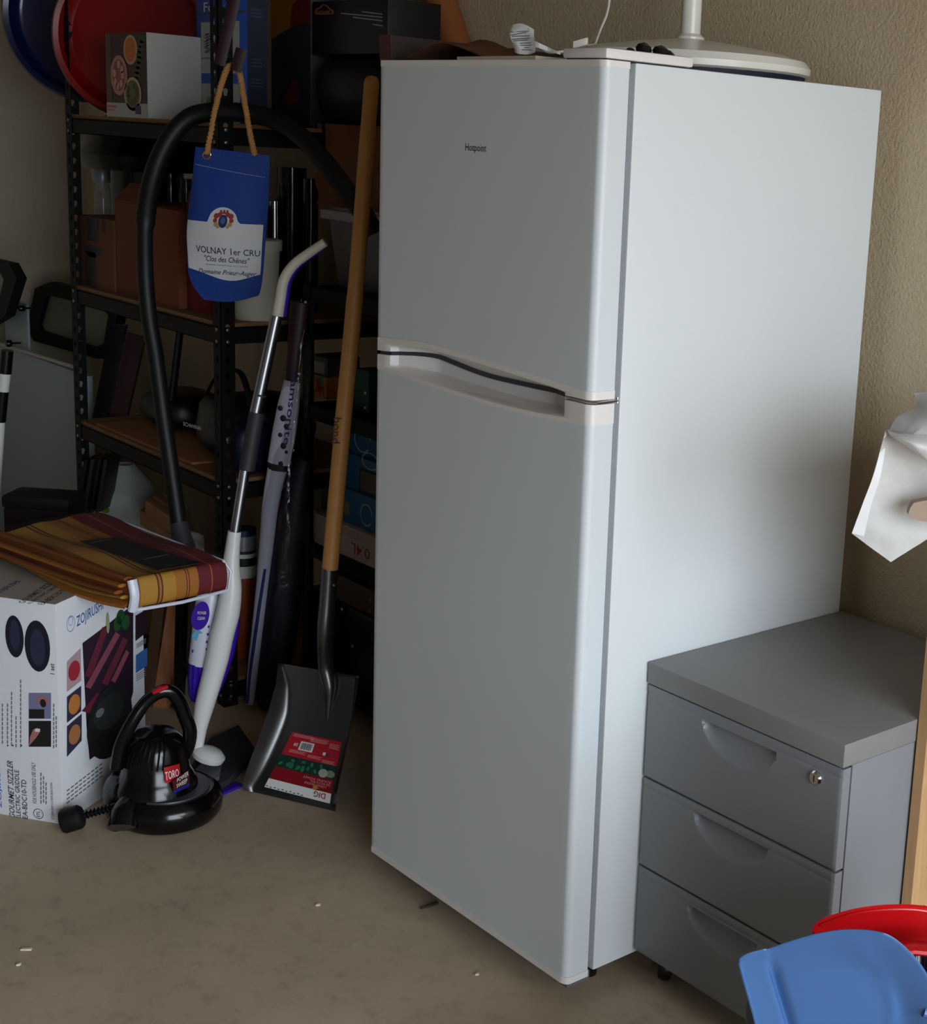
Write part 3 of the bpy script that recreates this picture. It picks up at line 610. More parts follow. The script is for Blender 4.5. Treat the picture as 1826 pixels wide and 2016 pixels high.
# leaning dark frames seen between third and middle shelves
dk = mat('dark brown leatherette', (34, 24, 22), .4)
a = hd_of((-1.62, .42, .7))
flat('dark_board', 'dark board leaning left inside the third shelf behind the post', 'board', [hp(176, 850, a), hp(205, 850, a), hp(247, 640, a+.05), hp(218, 640, a+.05)], HF*.02, BLKP)
flat('maroon_board', 'dark maroon board leaning beside the black board on the third shelf', 'board', [hp(210, 850, a+.06), hp(243, 850, a+.06), hp(285, 665, a+.10), hp(250, 655, a+.10)], HF*.015, mat('maroon leatherette', (50, 16, 18), .5))
mb = MB(); h1 = hd_of((-1.30, .50, .7)); mb.tube([hp(331, 850, h1), hp(356, 640, h1+.02)], .010, BLKP, 10); mb.tube([hp(331, 838, h1), hp(305, 640, h1)], .008, BLKP, 10); obj('folded_tripod', mb, label='black folded tripod legs forming a narrow V on the third shelf', cat='tripod', loc=hp(331, 850, h1))

# ---- bottom shelf
wb = at(246, 960, 'y', .33); wb = V((wb.x, .33, S0+.001)); TB = mat('white grocery plastic', (196, 204, 200), .4, trans=0, var=.05, vscale=20)
ztop = at(246, 914, 'y', .33).z; hgt = (ztop-S0)
def gfn(u, v):
    a = u*2*math.pi; r = .075*(1+.25*math.sin(math.pi*min(1, v*1.1)))*(1-.65*max(0, v-.8)/.2); r *= 1+.18*noise.noise(V((math.cos(a)*1.5, math.sin(a)*1.5, v*4)))
    return wb+V((math.cos(a)*r, math.sin(a)*r, hgt*v))
mb = MB(); mb.grid(gfn, 32, 28, TB); o = obj('grocery_bag', mb, label='white plastic bag with green leaf print on the bottom shelf', cat='bag', loc=wb, angle=80)
d = Decal(lambda s_, t: gfn(.62+.25*s_, 1-t), TOCAM, .004); LG = mat('lime leaf print', (104, 124, 30), .5)
d.ell(.75, .24, .12, .035, LG, 1, 12, .4); d.ell(.6, .34, .16, .05, LG, 1, 12, -.3); d.ell(.85, .33, .13, .045, LG, 1, 12, .2); d.ell(.72, .12, .06, .02, LG, 1, 10, .6)
d.put('leaf_print', o, 'green leaf print')
for i, (px0, py0, px1, py1, w_) in enumerate(((286, 1016, 372, 1075, .045), (276, 1032, 350, 1090, .04), (300, 1000, 365, 1040, .035))):
    h = hd_of((-1.28, .28+.05*i, .2)); a = hp(px0, py0, h+.05); b = hp(px1, py1, h-.03); mb = MB(); u = (b-a); mb.obox(a, u, HF*.04+V((0, 0, .001)), V((0, 0, w_)), mat('rough wood', (140, 100, 66), .8, var=.2, vscale=20), .002)
    obj('wood_offcut', mb, label=['split wood offcut, middle one behind the plaid package', 'split wood offcut lying lowest, nearest the plaid package', 'split wood offcut lying highest beside the grocery bag'][i], cat='wood', loc=a)
h = hd_of((-1.27, .5, .2)); mb = MB(); mb.obox(hp(316, 1015, h), HR*.028, HF*.03, hp(318, 975, h)-hp(316, 1015, h), mat('amber card', (170, 112, 20), .6), .002); obj('amber_packet', mb, label='small amber packet standing behind the wood offcuts', cat='packet', loc=hp(316, 1015, h))
for i in range(4):
    h = hd_of((-1.66+.01*i, .26+.03*i, .2)); a = hp(148+i*13, 1010, h); b = hp(165+i*13, 905, h); mb = MB(); mb.obox(a, HR*.010, HF*.10, b-a, mat('dark book cover', (44, 30, 30), .5) if i % 2 else BLKP, .001)
    mb.v = [V((v.x, v.y, max(v.z, S0))) for v in mb.v]
    obj('binder', mb, label=['dark binder nearest the left rack post on the bottom shelf', 'second dark binder from the left rack post, bottom shelf', 'third dark binder from the left rack post, bottom shelf', 'dark binder nearest the grocery bag on the bottom shelf'][i], cat='binder', loc=a, group='dark binders at the left end of the bottom shelf')
h = hd_of((-1.08, .25, .3)); CL = mat('clear wrap', (190, 180, 180), .1, alpha=.35)
mb = MB(); mb.grid(lambda u, v: hp(372+30*u, 1108-(64-10*u)*v, h)+TOCAM*(.012*noise.noise(V((u*5, v*7, 0)))), 10, 14, CL, thick=HF*.001); obj('plastic_wrap', mb, label='crinkled clear plastic wrap just right of the dark wand end', cat='wrap', loc=hp(388, 1105, h))

# ---- lower rack contents (behind the shovel)
bx, fr_, nf, rt_, nr, tp, P = pbox('carton', 'white carton with upside-down red print behind the shovel handle', 'box', 618, 985, 739, .345, .2, T[1], mat('dull white carton', (168, 150, 140), .6), zt=T[1]+.075)
RP = mat('red letter print', (150, 30, 34), .5); d = Decal(fr_, nf, .0006); d.text('0.4L', .62, .45, .92, .80, RP, 1, rot=2); d.text('1', .36, .4, .40, .8, RP, 1)
for k in range(4): d.rect(.45, .08+.07*k, .85-.03*k, .10+.07*k, mat('faint print', (140, 118, 110), .6), 1)
d.put('printed_front', bx)
BC = mat('teal blue carton', (14, 86, 136), .45); BC2 = mat('dark teal carton', (8, 60, 86), .45); RG = mat('pale ring print', (140, 170, 170), .5)
def bluebox(l, t, r, y, zb, zt, label, m=BC, rings=((.5, .5, .26, .36),)):
    bx, f, n, r_, n2_, tp, P = pbox('blue_carton', label, 'box', l, t, r, y, .10, zb, m, zt=zt, group=None); d = Decal(f, n, .0006)
    for (x, yy, rx, ry) in rings: d.ringd(x, yy, rx, ry, .13, RG, 1, 20, .7, 6.2)
    d.put('ring_print', bx); return bx, f, n
z0 = T[1]+.0755
bb, f, n = bluebox(672, 900, 742, .36, z0, z0+.082, 'blue carton with a pale ring, directly on the white carton', rings=((.72, .55, .17, .33),))
d = Decal(f, n, .0006); d.rect(.04, .35, .25, .75, mat('tan patch print', (110, 98, 80), .5), 1); d.put('tan_patch', bb)
b2_, f, n = bluebox(680, 900, 760, .37, z0+.0825, z0+.165, 'blue carton with a dark framed window, middle of the blue stack', rings=((.62, .02, .2, .25),))
d = Decal(f, n, .0006); d.rect(.36, .28, 1, .98, INK, 1); d.rect(.40, .36, 1, .92, mat('brown grey print', (80, 72, 60), .5), 2); d.put('window_print', b2_)
bluebox(690, 850, 745, .38, z0+.1655, z0+.245, 'topmost blue carton with a pale ring, right of the shovel handle', rings=((.45, .5, .3, .4),))
bx, f, n, r_, n2_, tp, P = pbox('carton', 'narrow dull carton left of the shovel handle beside the red print', 'box', 600, 970, 632, .50, .1, T[1], mat('grey tan carton', (96, 86, 78), .6), zt=T[1]+.12)
bx, f, n, r_, n2_, tp, P = pbox('teal_carton', 'dark green-teal carton upright right of the shovel handle', 'box', 698, 712, 726, .40, .10, T[2], mat('green teal carton', (6, 72, 62), .5), zt=T[2]+.098)
d = Decal(f, n, .0006); d.rect(.7, .5, .85, .56, PAPER, 1); d.rect(.7, .86, .85, .92, PAPER, 1); d.put('printed_front', bx)
bx, f, n, r_, n2_, tp, P = pbox('olive_carton', 'dim olive carton behind the teal carton by the fridge edge', 'box', 728, 745, 760, .46, .10, T[2], mat('olive carton', (50, 52, 40), .5), zt=T[2]+.06)
bx, f, n, r_, n2_, tp, P = pbox('yellow_carton', 'small amber-yellow carton left of the shovel handle', 'box', 606, 752, 643, .40, .12, T[2], mat('amber carton', (170, 100, 12), .5), zt=T[2]+.055)
d = Decal(f, n, .0006); d.rect(.62, .45, .86, .85, mat('deep orange print', (150, 54, 10), .5), 1); d.rect(.05, .55, .2, .9, mat('deep orange print', (150, 54, 10), .5), 1); d.rect(.55, .0, .85, .3, mat('mint print', (90, 130, 90), .5), 1); d.put('printed_front', bx)
p = at(604, 757, 'y', .375); mb = MB(); mb.lathe([(.005, 0), (.021, .001), (.021, .006), (.005, .007)], V((p.x, .392, T[2]+.034)), (0, -1, 0), mat('salmon card', (176, 104, 66), .6), 20); obj('round_tag', mb, bx, 'salmon round tag')
bx, f, n, r_, n2_, tp, P = pbox('grey_carton', 'small grey box with pale label sitting on the amber carton', 'box', 610, 708, 645, .41, .09, T[2]+.0555, mat('dark grey carton', (58, 58, 58), .6), zt=T[2]+.100)
d = Decal(f, n, .0006); d.rect(.25, .3, .85, .95, mat('greyish label', (130, 124, 122), .6), 1); d.put('label', bx)
bx, f, n, r_, n2_, tp, P = pbox('grey_carton', 'dim brown-grey long box under the lower shelf beam by the fridge', 'box', 640, 1110, 748, .36, .2, T[0]+.20, mat('brown grey carton', (78, 66, 60), .6), zt=T[0]+.262)
bx, f, n, r_, n2_, tp, P = pbox('tool_case', 'black ribbed tool case with rivets at the bottom behind the shovel', 'case', 600, 1180, 748, .35, .25, T[0], BLKP, bev=.008, zt=T[0]+.1995)
mb = MB()
for (px, py) in ((673, 1200), (729, 1202), (694, 1272), (731, 1182)): mb.lathe([(.005, 0), (.004, .002)], at(px, py, 'y', .35), (0, -1, 0), BOLT, 8)
obj('rivets', mb, bx)
# clear bin on top of the lower rack
BIN = mat('frosted bin plastic', (150, 150, 160), .3, alpha=.5); LID = mat('frosted lid', (176, 174, 186), .35, alpha=.8)
ba = at(655, 500, 'y', .40); x0 = ba.x; x1 = x0+.36; zb_ = T[3]; y0, y1 = .385, .575
o = thing('storage_bin', 'clear frosted storage bin with a pale lid, half behind the shovel handle', 'bin', ((x0+x1)/2, .5, zb_))
mb = MB(); e = .018
mb.hexa([V((x0+e, y0+e, zb_)), V((x1-e, y0+e, zb_)), V((x1-e, y1-e, zb_)), V((x0+e, y1-e, zb_)), V((x0, y0, zb_+.165)), V((x1, y0, zb_+.165)), V((x1, y1, zb_+.165)), V((x0, y1, zb_+.165))], BIN, .012); obj('tub', mb, o)
mb = MB(); mb.box((x0-.012, y0-.012, zb_+.158), (x1+.012, y1+.012, zb_+.180), LID, .005); mb.box((x0+.01, y0+.01, zb_+.180), (x1-.01, y1-.01, zb_+.186), LID, .002); obj('lid', mb, o)
mb = MB(); mb.box((x0+.03, y0+.03, zb_+.012), (x1-.03, y1-.03, zb_+.10), mat('dim contents', (40, 38, 42), .7), .02); obj('contents', mb, o)
zz = zb_+.1865
pbx = at(624, 300, 'y', .42).x; mb = MB()
def pb(u, v): return V((pbx+.28*u, .42-.012*noise.noise(V((u*4, v*5, 2))), zz+.19*v))
mb.grid(pb, 14, 14, mat('kraft paper', (120, 72, 34), .75, var=.1, vscale=14), thick=(0, .14, 0)); o = obj('paper_bag', mb, label='brown kraft paper bag standing on the clear bin lid', cat='bag', loc=(pbx+.14, .49, zz), angle=40)
mb = MB(); mb.tube(spline([pb(.12, 1)+V((0, -.004, 0)), pb(.14, .75)+V((0, -.006, 0)), pb(.12, .55)+V((0, -.008, 0))]), .004, BLKP, 6); obj('dark_tie', mb, o)
zz2 = zz+.185
mb = blob(V((pbx+.11, .50, zz2+.08)), (.16, .09, .085), BAGM, zmin=zz2+.001, seed=21); obj('black_bag', mb, label='black soft bag slumped on top of the brown paper bag', cat='bag', loc=(pbx+.11, .5, zz2), angle=80)
bx, f, n, r_, n2_, tp, P = pbox('black_carton', 'black carton with an orange outlined badge and white lines, top of the pile', 'box', 616, 0, 764, .43, .14, zz2+.165, mat('black carton', (16, 15, 17), .4), zt=zz2+.285)
y_ = at(640, 20, 'y', .43); zt_ = P[4].z; hgt = P[4].z-P[0].z; wid = P[1].x-P[0].x
def uv(px, py): q = at(px, py, 'y', .43); return ((q.x-P[0].x)/wid, (zt_-q.z)/hgt)
d = Decal(f, n, .0008); OR = mat('orange outline print', (150, 96, 60), .5); LN = mat('pale line print', (150, 150, 150), .5)
bd = [(622, 27), (624, 18), (632, 15), (637, 9), (645, 12), (650, 18), (657, 21), (656, 27), (640, 28)]
for i in range(len(bd)):
    a, b = V((*uv(*bd[i]), 0)), V((*uv(*bd[(i+1) % len(bd)]), 0)); t = V((b.y-a.y, a.x-b.x, 0)).normalized()*.008; d.poly([(a+t).xy, (b+t).xy, (b-t).xy, (a-t).xy], OR, 1)
a, b = uv(624, 21), uv(655, 26); d.text('DYNAMO', a[0], a[1], b[0], b[1]+.02, OR, 2)
for (a0, b0, a1, b1) in ((714, 22, 754, 27), (672, 25, 754, 33), (696, 33, 754, 40), (735, 47, 755, 50)):
    p, q = uv(a0, b0), uv(a1, b1); d.poly([p, q, (q[0], q[1]+.02), (p[0], p[1]+.02)], LN, 1)
d.put('printed_front', bx)

# ================================================================== BLUE GIFT BAG ON THE POST
hb = hd_of((RX1, RY0, 1.2))-.100
BB = mat('royal blue canvas', (14, 58, 140), .75, bump=.25, scale=300); gb = thing('gift_bag', 'blue canvas wine bag with white label hanging by rope from the rack post', 'bag', hp(450, 590, hb))
Lx = [(292, 385), (340, 380), (400, 373), (450, 367), (500, 368), (545, 373), (575, 388), (590, 402)]; Rx = [(306, 530), (340, 530), (400, 528), (450, 524), (500, 520), (545, 517), (575, 512), (583, 508)]
def bagpt(u, v):
    yl = 289+301*v; yr = 306+276*v; l = cosl([a for a, b in Lx], [b for a, b in Lx], yl); r = cosl([a for a, b in Rx], [b for a, b in Rx], yr)
    y = yl+(yr-yl)*u+8*math.sin(math.pi*u)*max(0, v-.85)/.15
    p = hp(l+(r-l)*u, y, hb)
    bulge = .030*(math.sin(math.pi*u)**.7)*math.sin(math.pi*min(1, .12+v*.9))
    return p+TOCAM*(bulge+.003*noise.noise(V((u*3, v*5, 3)))+.004*math.sin(v*11+u*4)*max(0, v-.5))
mb = MB(); mb.grid(bagpt, 24, 40, BB)
mb.grid(lambda u, v: (lambda q: hp(0, 0, 1)*0+q)(bagpt(0, v).lerp(bagpt(1, v), u)+HF*(.004+.02*math.sin(math.pi*u)*math.sin(math.pi*min(1, v+.05)))), 16, 30, BB)
obj('pouch', mb, gb, angle=70)
lb = Decal(lambda s, t: bagpt(s, t), TOCAM, .0011); LBM = mat('white label cloth', (206, 208, 212), .65)
def bly(s): return .80+.085*(s*s)*1.0+.02*math.sin(s*9)
mbx = MB(); n_ = 30; vs = []; fs = []
for j in range(17):
    for i in range(n_+1):
        s = .02+.955*i/n_; top_ = .475-(.105*math.sqrt(max(0, 1-((s-.50)/.19)**2)) if abs(s-.5) < .19 else 0)+.02*s; bot = .82+.055*math.sin((s-.25)*5)*(.6)+.045*s
        t = top_+(bot-top_)*j/16; vs.append(bagpt(s, t)+TOCAM*.0012)
mbx.add(vs, [(j*(n_+1)+i, j*(n_+1)+i+1, (j+1)*(n_+1)+i+1, (j+1)*(n_+1)+i) for j in range(16) for i in range(n_)], LBM); lab = obj('label', mbx, gb, 'white cloth label', angle=70)
d = Decal(bagpt, TOCAM, .0011); NV = mat('navy lettering', (30, 34, 70), .6); RC_ = mat('crest red', (150, 44, 44), .6); CB = mat('crest navy', (24, 36, 80), .6); GD = mat('crest gold', (170, 140, 90), .6)
sl = lambda x: .035*(x-.5)
def tt(t, a, b, c, e, m, shear=0): 
    dd = Decal(lambda s, t_: bagpt(s, t_+sl(s)*1.3), TOCAM, .0011); dd.mb = d.mb; dd.text(t, a, b, c, e, m, 2, shear=shear)
tt('VOLNAY 1er CRU', .15, .655, .96, .70, NV); tt('"Clos des Chênes"', .26, .715, .84, .755, NV, .3); tt('Appellation Volnay Premier Cru Contrôlée', .27, .772, .82, .782, NV)
tt('Domaine Prieur-Auger', .15, .808, .93, .850, NV, .5)
cx_, cy_ = .51, .475
d.ell(cx_, cy_, .055, .045, CB, 3); d.ell(cx_, cy_-.005, .03, .024, mat('crest blue', (60, 90, 140), .6), 4)
for s in (-1, 1):
    for (a, b, r) in ((.09, -.035, .035), (.10, -.005, .028), (.085, .022, .03), (.05, -.045, .03), (.06, .038, .02)): d.ell(cx_+s*a, cy_+b, r, r*.55, RC_ if b < .01 else GD, 2, 10)
for k in (-1, 0, 1): d.ell(cx_+k*.04, cy_-.068, .016, .010, RC_, 2, 8)
d.rect(cx_-.05, cy_-.062, cx_+.05, cy_-.05, RC_, 2); d.put('lettering', gb)
mb = MB(); ROPE = mat('tan rope', (176, 128, 74), .9, bump=.5, scale=200)
def rope(P_, name='rope'):
    S = spline(P_, 12); mb = MB(); R = []
    for k in range(3):
        pts = []
        for i, p in enumerate(S):
            t = (S[min(i+1, len(S)-1)]-S[max(i-1, 0)]).normalized(); a = t.cross(HF).normalized(); b = t.cross(a); L = sum((S[j+1]-S[j]).length for j in range(i)); an = L*260+k*2.094
            pts.append(p+a*(math.cos(an)*.0032)+b*(math.sin(an)*.0032))
        mb.tube(pts, .0042, ROPE, 7)
    obj(name, mb, gb, 'tan twisted rope handle', angle=60)
e1 = bagpt(.19, .035)+TOCAM*.004; e2 = bagpt(.82, .01)-TOCAM*.001
rope([e1, hp(424, 215, hb-.012), hp(438, 160, hb-.012), hp(452, 130, hb-.005), hp(470, 140, hb), hp(480, 190, hb+.005), hp(492, 260, hb+.004), e2])
mb = MB(); a = math.pi; c = bagpt(.19, .045)+TOCAM*.003
mb.tube([c+HR*(.0085*math.cos(k*2*math.pi/16))+V((0, 0, .0085*math.sin(k*2*math.pi/16))) for k in range(17)], .0022, mat('brass', (200, 170, 120), .3, 1.0), 8, cap=False); obj('eyelet', mb, gb, 'brass eyelet')
st = MB()
for k in range(40): 
    u = .03+.94*k/40; a = bagpt(u, .11+.05*u); b = bagpt(u+.014, .11+.05*(u+.014)); st.tube([a+TOCAM*.0008, b+TOCAM*.0008], .0005, LBM, 4)
obj('stitching', st, gb)
mb = MB(); mr = mat('dark maroon webbing', (42, 8, 16), .6)
for P_ in ([(470, -60), (462, 0), (448, 60), (432, 128)], [(476, 96), (464, 140)]):
    pts = [hp(x, y, hb-.022) for x, y in P_]; mb.tube(pts, .0125, mr, 8, flat=.25, side=HR)
obj('hook_strap', mb, label='dark maroon webbing strap tied on the post where the blue bag hangs', cat='strap', loc=hp(464, 0, hb-.02))

# ================================================================== VACUUM HOSE
HM = mat('black hose rubber', (9, 10, 12), .5, spec=.35); hv = thing('vacuum_hose', 'long black vacuum hose arching over the rack and down to a dark wand', 'hose', hp(368, 1085, 3.16))
pts = [(352, 1030, 3.18), (338, 930, 3.20), (322, 820, 3.22), (306, 700, 3.24), (293, 620, 3.25), (286, 530, 3.26), (286, 440, 3.28), (298, 360, 3.31), (324, 290, 3.335), (362, 240, 3.352), (405, 222, 3.358), (480, 222, 3.358), (545, 238, 3.345), (600, 275, 3.30), (660, 345, 3.22), (715, 420, 3.2), (738, 460, 3.2)]
S = spline([hp(*p) for p in pts], 8); S2_ = []
mb = MB(); rad = [(.0175 if i < 48 else .021) for i in range(len(S))]
mb.tube(S, rad, HM, 18); obj('hose', mb, hv)
mb = MB(); mb.tube([hp(352, 1030, 3.18), hp(362, 1075, 3.165), hp(366, 1082, 3.16)], [.019, .023, .023], mat('charcoal plastic', (52, 54, 60), .4), 18); wq = at(352, 1392, 'z', .015); mb.tube([hp(362, 1070, 3.165), hp(358, 1200, 3.2), wq], .014, BLKP, 12); obj('wand', mb, hv, 'dark grey wand end')

# ================================================================== SPRAY MOP
m0 = at(410, 1530, 'z', 0.0); hm = hd_of(m0); k_ = lambda r, h=None: r*(h or hm)/F_PX
MW = mat('white mop plastic', (222, 222, 220), .35); PU = mat('purple plastic', (58, 22, 160), .35); ALU = mat('brushed aluminium', (170, 172, 178), .3, 1.0); CH = mat('charcoal grip', (40, 42, 46), .6)
mop = thing('spray_mop', 'white and purple spray mop with aluminium pole leaning against the rack', 'mop', m0)
hh_ = lambda py: hm+.10*(1500-py)/1000
def mpt(px, py, r): return (hp(px, py, hh_(py)), k_(r, hh_(py)))
L_ = [mpt(*q) for q in ((462, 1046, 13), (458, 1080, 14.5), (455, 1114, 17), (455, 1160, 21), (449, 1205, 23.5), (437, 1251, 23.5), (427, 1300, 22.5), (403, 1388, 19.5), (394, 1434, 14), (389, 1472, 11))]
mb = MB(); mb.tube(spline([a for a, b in L_], 5), [L_[min(i//5, 9)][1]*(1-(i % 5)/5)+L_[min(i//5+1, 9)][1]*((i % 5)/5) for i in range(46)], MW, 20, flat=1.1); obj('body', mb, mop)
L2 = [mpt(*q) for q in ((466, 1195, 4), (455, 1240, 13), (443, 1290, 15), (425, 1345, 14), (408, 1390, 10))]
mb = MB(); mb.tube([a+HF*.014 for a, b in L2], [b for a, b in L2], PU, 14); obj('body_back', mb, mop, 'purple rear shell')
for (a, b, r, m, nm) in (((545, 622), (503, 815), 12, ALU, 'upper_pole'), ((506, 812), (486, 925), 16, CH, 'grip'), ((483, 922), (463, 1048), 10.5, ALU, 'lower_pole')):
    mb = MB(); mb.tube([hp(*a, hh_(a[1])), hp(*b, hh_(b[1]))], [k_(r), k_(r*1.02)], m, 20); obj(nm, mb, mop)
mb = MB(); mb.tube([hp(514, 776, hh_(776)), hp(513, 780, hh_(780))], k_(12.4), CH, 20); obj('pole_ring', mb, mop)
HS = spline([hp(x, y, hh_(y)) for x, y in ((547, 622), (553, 585), (560, 550), (580, 520), (612, 496), (640, 477))], 6)
mb = MB(); mb.tube(HS, [k_(12-3*i/30) for i in range(len(HS))], BW, 16); obj('handle', mb, mop, 'ivory curved handle')
mb = MB(); mb.tube([p+HR*.007+HF*.006 for p in HS[:-3]], [k_(10-3*i/30) for i in range(len(HS)-3)], PU, 12); obj('handle_back', mb, mop, 'purple handle underside')
TK = [mpt(*q) for q in ((408, 1172, 26), (406, 1182, 29), (396, 1250, 28), (388, 1316, 27))]
mb = MB(); mb.tube([a+HF*.03 for a, b in TK], [b for a, b in TK], mat('label white film', (200, 204, 214), .3), 20); tk = obj('water_tank', mb, mop, 'white labelled bottle')
TK2 = [mpt(*q) for q in ((388, 1314, 27), (385, 1345, 26), (381, 1375, 21), (378, 1390, 12))]
mb = MB(); mb.tube([a+HF*.03 for a, b in TK2], [b for a, b in TK2], mat('purple liquid', (48, 18, 150), .15), 20); obj('liquid', mb, tk, 'purple cleaning liquid')
o_ = hp(394, 1172, hh_(1250)+.03-k_(27)); tq = quad(o_, hp(424, 1172, hh_(1250)+.03-k_(27)), hp(406, 1320, hh_(1250)+.03-k_(27)), hp(368, 1320, hh_(1250)+.03-k_(27)))
d = Decal(tq, TOCAM, .0008); d.ell(.25, .27, .55, .19, PU, 1); d.text('POWER', .05, .21, .6, .25, PAPER, 2); d.text('CLEAN', .1, .28, .55, .32, PAPER, 2); d.ell(.25, .53, .3, .07, mat('aqua print', (90, 160, 200), .5), 1); d.rect(.1, .72, .5, .76, PU, 1); d.rect(.2, .83, .6, .85, GREY, 1)
for k in range(5): d.rect(.8, .4+.1*k, .9, .43+.1*k, PU, 1)
d.put('label_print', tk)
mb = MB(); p = hp(398, 1487, hm); mb.lathe([(.02, -.012), (.034, -.006), (.036, .004), (.026, .014), (.012, .018)], p+V((.01, .01, 0)), (.2, .3, 1), MW, 20); obj('swivel_joint', mb, mop)
hd2 = lambda px, py, z=0: at(px, py, 'z', z)
mb = MB(); mb.prism([hd2(372, 1580, .004), hd2(450, 1548, .004), hd2(505, 1490, .004), hd2(470, 1440, .004), hd2(415, 1465, .004), hd2(378, 1520, .004)], (0, 0, .016), mat('dark grey mop pad', (44, 44, 50), .7)); obj('head', mb, mop, 'dark flat mop head')
mb = MB(); mb.prism([hd2(385, 1560, .02), hd2(432, 1535, .02), hd2(438, 1498, .02), hd2(405, 1500, .02), hd2(382, 1525, .02)], (0, 0, .008), mat('grey mop plate', (96, 98, 106), .5)); obj('head_plate', mb, mop)
mb = MB(); mb.prism([hd2(436, 1560), hd2(466, 1543), hd2(478, 1549), hd2(440, 1566)], (0, 0, .006), PU); obj('pad_corner', mb, mop, 'purple pad corner')

# ================================================================== UMBRELLA IN CLEAR SLEEVE
u0 = at(508, 1392, 'z', 0.004); hu = hd_of(u0); hq = lambda py: hu-.012*(1400-py)/100*.5 if False else hu-.02+.03*(1400-py)/800
um = thing('patio_umbrella', 'folded navy and white cloth in a long clear plastic sleeve leaning by the rack', 'umbrella', u0)
SAT = mat('lilac white satin', (196, 196, 216), .35); NVY = mat('navy fabric', (7, 12, 32), .55, bump=.2, scale=60); MRN = mat('deep maroon fabric', (42, 10, 16), .5)
def tb(P_, m, nm, lab=None, flat_=.75, off=0, seg=16):
    A_ = spline([hp(x, y, hq(y)+off) for x, y, r in P_], 6); R_ = []
    for i in range(len(A_)):
        k = i/6; j = min(int(k), len(P_)-2); R_.append((P_[j][2]*(1-(k-j))+P_[j+1][2]*(k-j))*hu/F_PX)
    mb = MB(); mb.tube(A_, R_, m, seg, flat=flat_, side=HR); return obj(nm, mb, um, lab)
tb([(592, 595, 20), (586, 650, 19), (580, 700, 15), (574, 760, 14)], MRN, 'maroon_end', 'dark maroon cloth end')
pc = tb([(576, 750, 16), (568, 800, 22), (560, 850, 24), (549, 912, 23)], SAT, 'white_panel', 'white printed panel')
tb([(549, 912, 22), (548, 925, 21)], INK, 'black_band')
tb([(546, 924, 20), (534, 985, 17), (526, 1060, 15), (517, 1150, 13), (507, 1240, 12), (498, 1320, 11), (492, 1386, 8)], SAT, 'white_fold')
tb([(600, 905, 12), (585, 960, 26), (572, 1050, 34), (560, 1150, 38), (548, 1250, 38), (535, 1330, 34), (526, 1392, 20)], NVY, 'navy_fold', 'navy cloth', off=.02)
tb([(522, 1120, 3), (510, 1200, 3.5), (500, 1270, 3.5), (492, 1330, 3), (487, 1385, 3)], mat('blue piping', (20, 40, 120), .5), 'blue_piping', off=-.01)
q_ = quad(hp(566, 742, hq(742)-.022), hp(590, 745, hq(742)-.022), hp(570, 905, hq(900)-.024), hp(546, 905, hq(900)-.024))
d = Decal(q_, TOCAM, .0006); d.text('samsonite', .35, -.05, .85, .82, mat('violet blue print', (24, 18, 96), .5), 1, rot=3); d.put('lettering', um)
mb = MB()
for i in range(7): d_ = random.random(); mb.lathe([(.004+.004*d_, 0), (.003, .0015)], hp(552+6*(i % 3), 800+i*18+d_*6, hq(850)-.021), TOCAM, INK, 9)
obj('print_blots', mb, um)
SL = mat('clear sleeve film', (18, 18, 22), .08, alpha=.22, spec=1.0, bump=.9, scale=35)
def slv(u, v):
    P_ = [(596, 590, 24), (588, 700, 24), (574, 820, 32), (566, 930, 40), (558, 1060, 50), (548, 1180, 54), (535, 1300, 48), (520, 1390, 34)]
    k = v*7; j = min(int(k), 6); f_ = k-j; x, y, r = [P_[j][q]*(1-f_)+P_[j+1][q]*f_ for q in range(3)]
    a = u*2*math.pi; rr_ = r*hu/F_PX*(1+.10*noise.noise(V((math.cos(a)*2, math.sin(a)*2, v*14))))
    return hp(x, y, hq(y)+.01)+HR*math.cos(a)*rr_+HF*math.sin(a)*rr_*.8
mb = MB(); mb.grid(slv, 22, 70, SL); obj('clear_sleeve', mb, um, 'clear plastic sleeve', angle=60)

# orange canister with striped label behind the mop
pc_ = at(482, 1348, 'z', 0); hc = hd_of(pc_)+.03; pc_ = hp(482, 1348, hc); pc_.z = 0; r = 25*hc/F_PX; zt_ = hp(486, 1042, hc).z
zl = hp(484, 1133, hc).z; can = thing('canister', 'tall orange canister with white and black banded top behind the mop', 'canister', pc_)
mb = MB(); mb.lathe([(r*.96, 0), (r, .004), (r, zl)], pc_, (0, 0, 1), mat('burnt orange plastic', (150, 66, 16), .4), 32); obj('body', mb, can)
mb = MB(); bands = [(1133, 1110, PAPER), (1110, 1094, INK), (1094, 1086, PAPER), (1086, 1080, INK), (1080, 1052, mat('silver grey band', (150, 150, 160), .3, .4)), (1052, 1040, mat('navy lid', (14, 24, 66), .4))]
for a, b, m in bands: za, zb2 = hp(484, a, hc).z, hp(484, b, hc).z; mb.lathe([(r*1.01, za-.0), (r*1.01, zb2)], pc_, (0, 0, 1), m, 32)
obj('banded_top', mb, can, 'white and black banded label')

